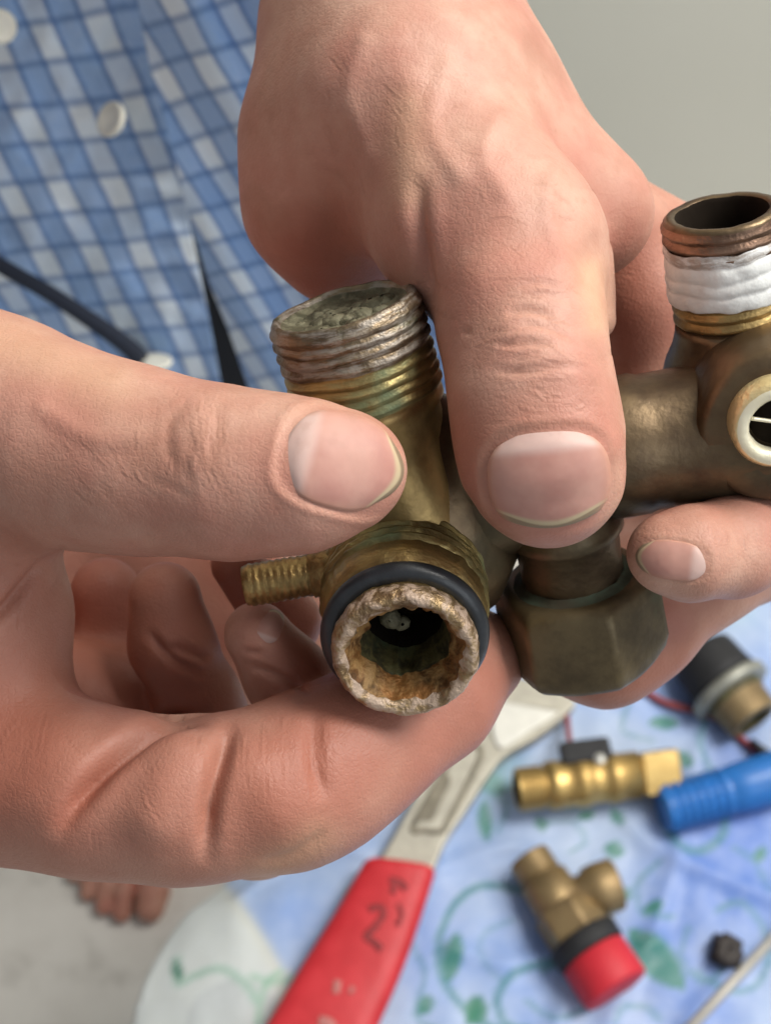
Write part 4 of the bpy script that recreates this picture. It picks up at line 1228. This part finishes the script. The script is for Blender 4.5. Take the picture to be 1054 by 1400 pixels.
# red cable with plug
cb = thing('red_cable', T(950, 970, 3), 'thin red cable with a small black plug crossing the cloth beside the black knob', 'cable')
v, f = tube([T(820, 900, 4), T(880, 944, 4), T(912, 962, 5), T(950, 972, 6), T(985, 985, 5), T(1010, 1008, 4), T(1036, 1028, 6)], .0019, 10)
mk('wire', v, f, WIRE, cb)
v, f = box(T(1048, 1036, 7), T(1060, 1044, 0) - T(1040, 1030, 0), (0.3, -.6, 0), (0, 0, 1), .0075, .006, .005)
mk('plug', v, f, BLACK, cb, smooth=False)
v, f = box(T(1052, 1036, 12.5), (1, 0, 0), (0, 1, 0), (0, 0, 1), .0025, .0025, .0012)
mk('contact', v, f, STEEL_L, cb, smooth=False)

# blue ribbed hose end
a, n, L = taxis((904, 1108), (1130, 1042), 13)
prof = [(0, .1), (0, 9), (1, 11), (3, 12)]
t = 3.0
while t < 34: prof += [(t, 11.0), (t + 1.2, 13.0), (t + 2.8, 13.0), (t + 3.8, 11.0)]; t += 4.6
prof += [(37, 12.4), (46, 13.2), (75, 13.6), (L, 13.8), (L, .1)]
g = lathe(a, n, prof, seg=48, scale=S_)
tag(mk('screwdriver_handle', g[0], g[1], BLUEPL, origin=a - np.array([0, 0, .013])), 'bright blue ribbed plastic tool handle lying beside the brass sensor block', 'tool handle')

# black knob valve at the right edge
a = T(972, 912, 16); b = T(1030, 985, 16); n = nrm(b - a)
kn = thing('knob_valve', a - np.array([0, 0, .016]), 'black knobbed fitting with a grey flange and brass stub at the right edge', 'valve')
g = lathe(a, n, [(-10, .1), (-10, 15), (-9, 17), (-6, 18), (6, 19), (12, 20), (13, 17)], seg=60, sides=None, scale=S_)
mk('knob', g[0], g[1], BLACK, kn)
g = lathe(a, n, [(13, 12), (13.2, 21.5), (14, 22.5), (18.5, 22.5), (19.2, 21.5), (19.2, 13)], seg=64, scale=S_)
mk('flange', g[0], g[1], GREYM, kn)
g = lathe(a, n, [(18, 16.5, 1), (23, 16.5, 1), (23.5, 15.5, 0), (36, 15.0, 0), (37, 14, 0), (37, 11, 0), (33, 10, 1), (33, .1, 1)], seg=60, scale=S_)
mk('brass_stub', g[0], g[1], [B_DULL, B_BORE], kn, fmat=g[2])
g = lathe(T(938, 898, 12), nrm(T(948, 885, 12) - T(930, 912, 12)), [(-9, .1), (-9, 7), (0, 8), (8, 6), (9, .1)], seg=30, scale=S_)
mk('cap_button', g[0], g[1], GREYM, kn)

# relief valve with red cap
a, n, L = taxis((722, 1172), (832, 1338), 15)
rv = thing('relief_valve', a - np.array([0, 0, .015]), 'small tan brass relief valve with a black collar and bright red cap', 'valve')
prof = [(8, .1, 1), (8, 8, 1), (0, 8.6, 1), (-.2, 9.4, 0), (0, 10.4, 0)] + threads(.5, 10.5, 11, .6, 1.8, 0) + [(11, 10.2, 0), (12.5, 10.2, 0), (13.5, 12.6, 0), (30, 13.4, 0), (31, 13, 0)]
g = lathe(a, n, prof, seg=56, scale=S_)
mk('inlet', g[0], g[1], [B_DULL, B_BORE], rv, fmat=g[2])
g = lathe(a, n, [(29.5, 10, 0), (29.8, 15, 0, .7), (31, 16.2, 0, 1), (46, 16.4, 0, 1), (47, 15, 0, .7), (47.2, 10, 0)], seg=60, sides=6, rot=.4, scale=S_)
mk('hex_body', g[0], g[1], B_DULL, rv)
m0 = a + n * .027
sd = nrm(T(828, 1202, 15) - T(765, 1222, 15)); 
g = lathe(m0, sd, [(0, 9.5, 0), (14, 9.8, 0), (16, 12.2, 0), (21, 13.2, 0), (30, 13.2, 0), (31, 12.4, 0), (31, 9.5, 0), (24, 9, 1), (24, .1, 1)], seg=56, scale=S_)
mk('side_outlet', g[0], g[1], [B_DULL, B_BORE], rv, fmat=g[2])
g = lathe(a, n, [(46.5, 10), (46.8, 17), (47.6, 18), (56, 18), (57, 17), (57, 10)], seg=60, scale=S_)
mk('collar', g[0], g[1], BLACK, rv)
capL = 72 if L < 72 else L + 3
g = lathe(a, n, [(56.8, 10), (57.2, 16.2), (58, 17), (76, 17.2), (77.4, 16.6), (78, 15), (78.1, .1)], seg=72, scale=S_)
mk('red_cap', g[0], g[1], REDPL, rv)
g = lathe(T(838, 1266, 18), nrm(T(838, 1268, 22) - T(833, 1255, 22)), [(-5, .1), (-5, 1.8), (4, 2.0), (5, 1.2), (5, .1)], seg=16, scale=S_)
mk('pin', g[0], g[1], STEEL_L, rv)

# dark rubber bit and grey rod at the lower right
g = lathe(T(986, 1302, 2), nrm((.25, -.2, 1)), [(0, .1), (0, 6.5), (1.5, 8), (5, 7.4), (6, 8.2), (9, 7.6), (11, 5.2), (10.2, 3), (9.6, .1)], seg=36, jit=.0026, jfreq=230, scale=S_)
tag(mk('rubber_grommet', g[0], g[1], simple('dark_brown_rubber', (0.030, 0.020, 0.016), .6, 0, .3, 400, .4)), 'small dark brown rubber grommet lying beside the thin grey rod', 'grommet')
a, n, L = taxis((905, 1446), (1120, 1214), 4)
g = lathe(a, n, [(0, .1), (0, 2.2), (.5, 2.7), (L, 2.7), (L, .1)], seg=20, scale=S_)
tag(mk('thin_rod', g[0], g[1], ROD, origin=a), 'thin light grey metal rod lying slantwise at the lower right of the cloth', 'rod')
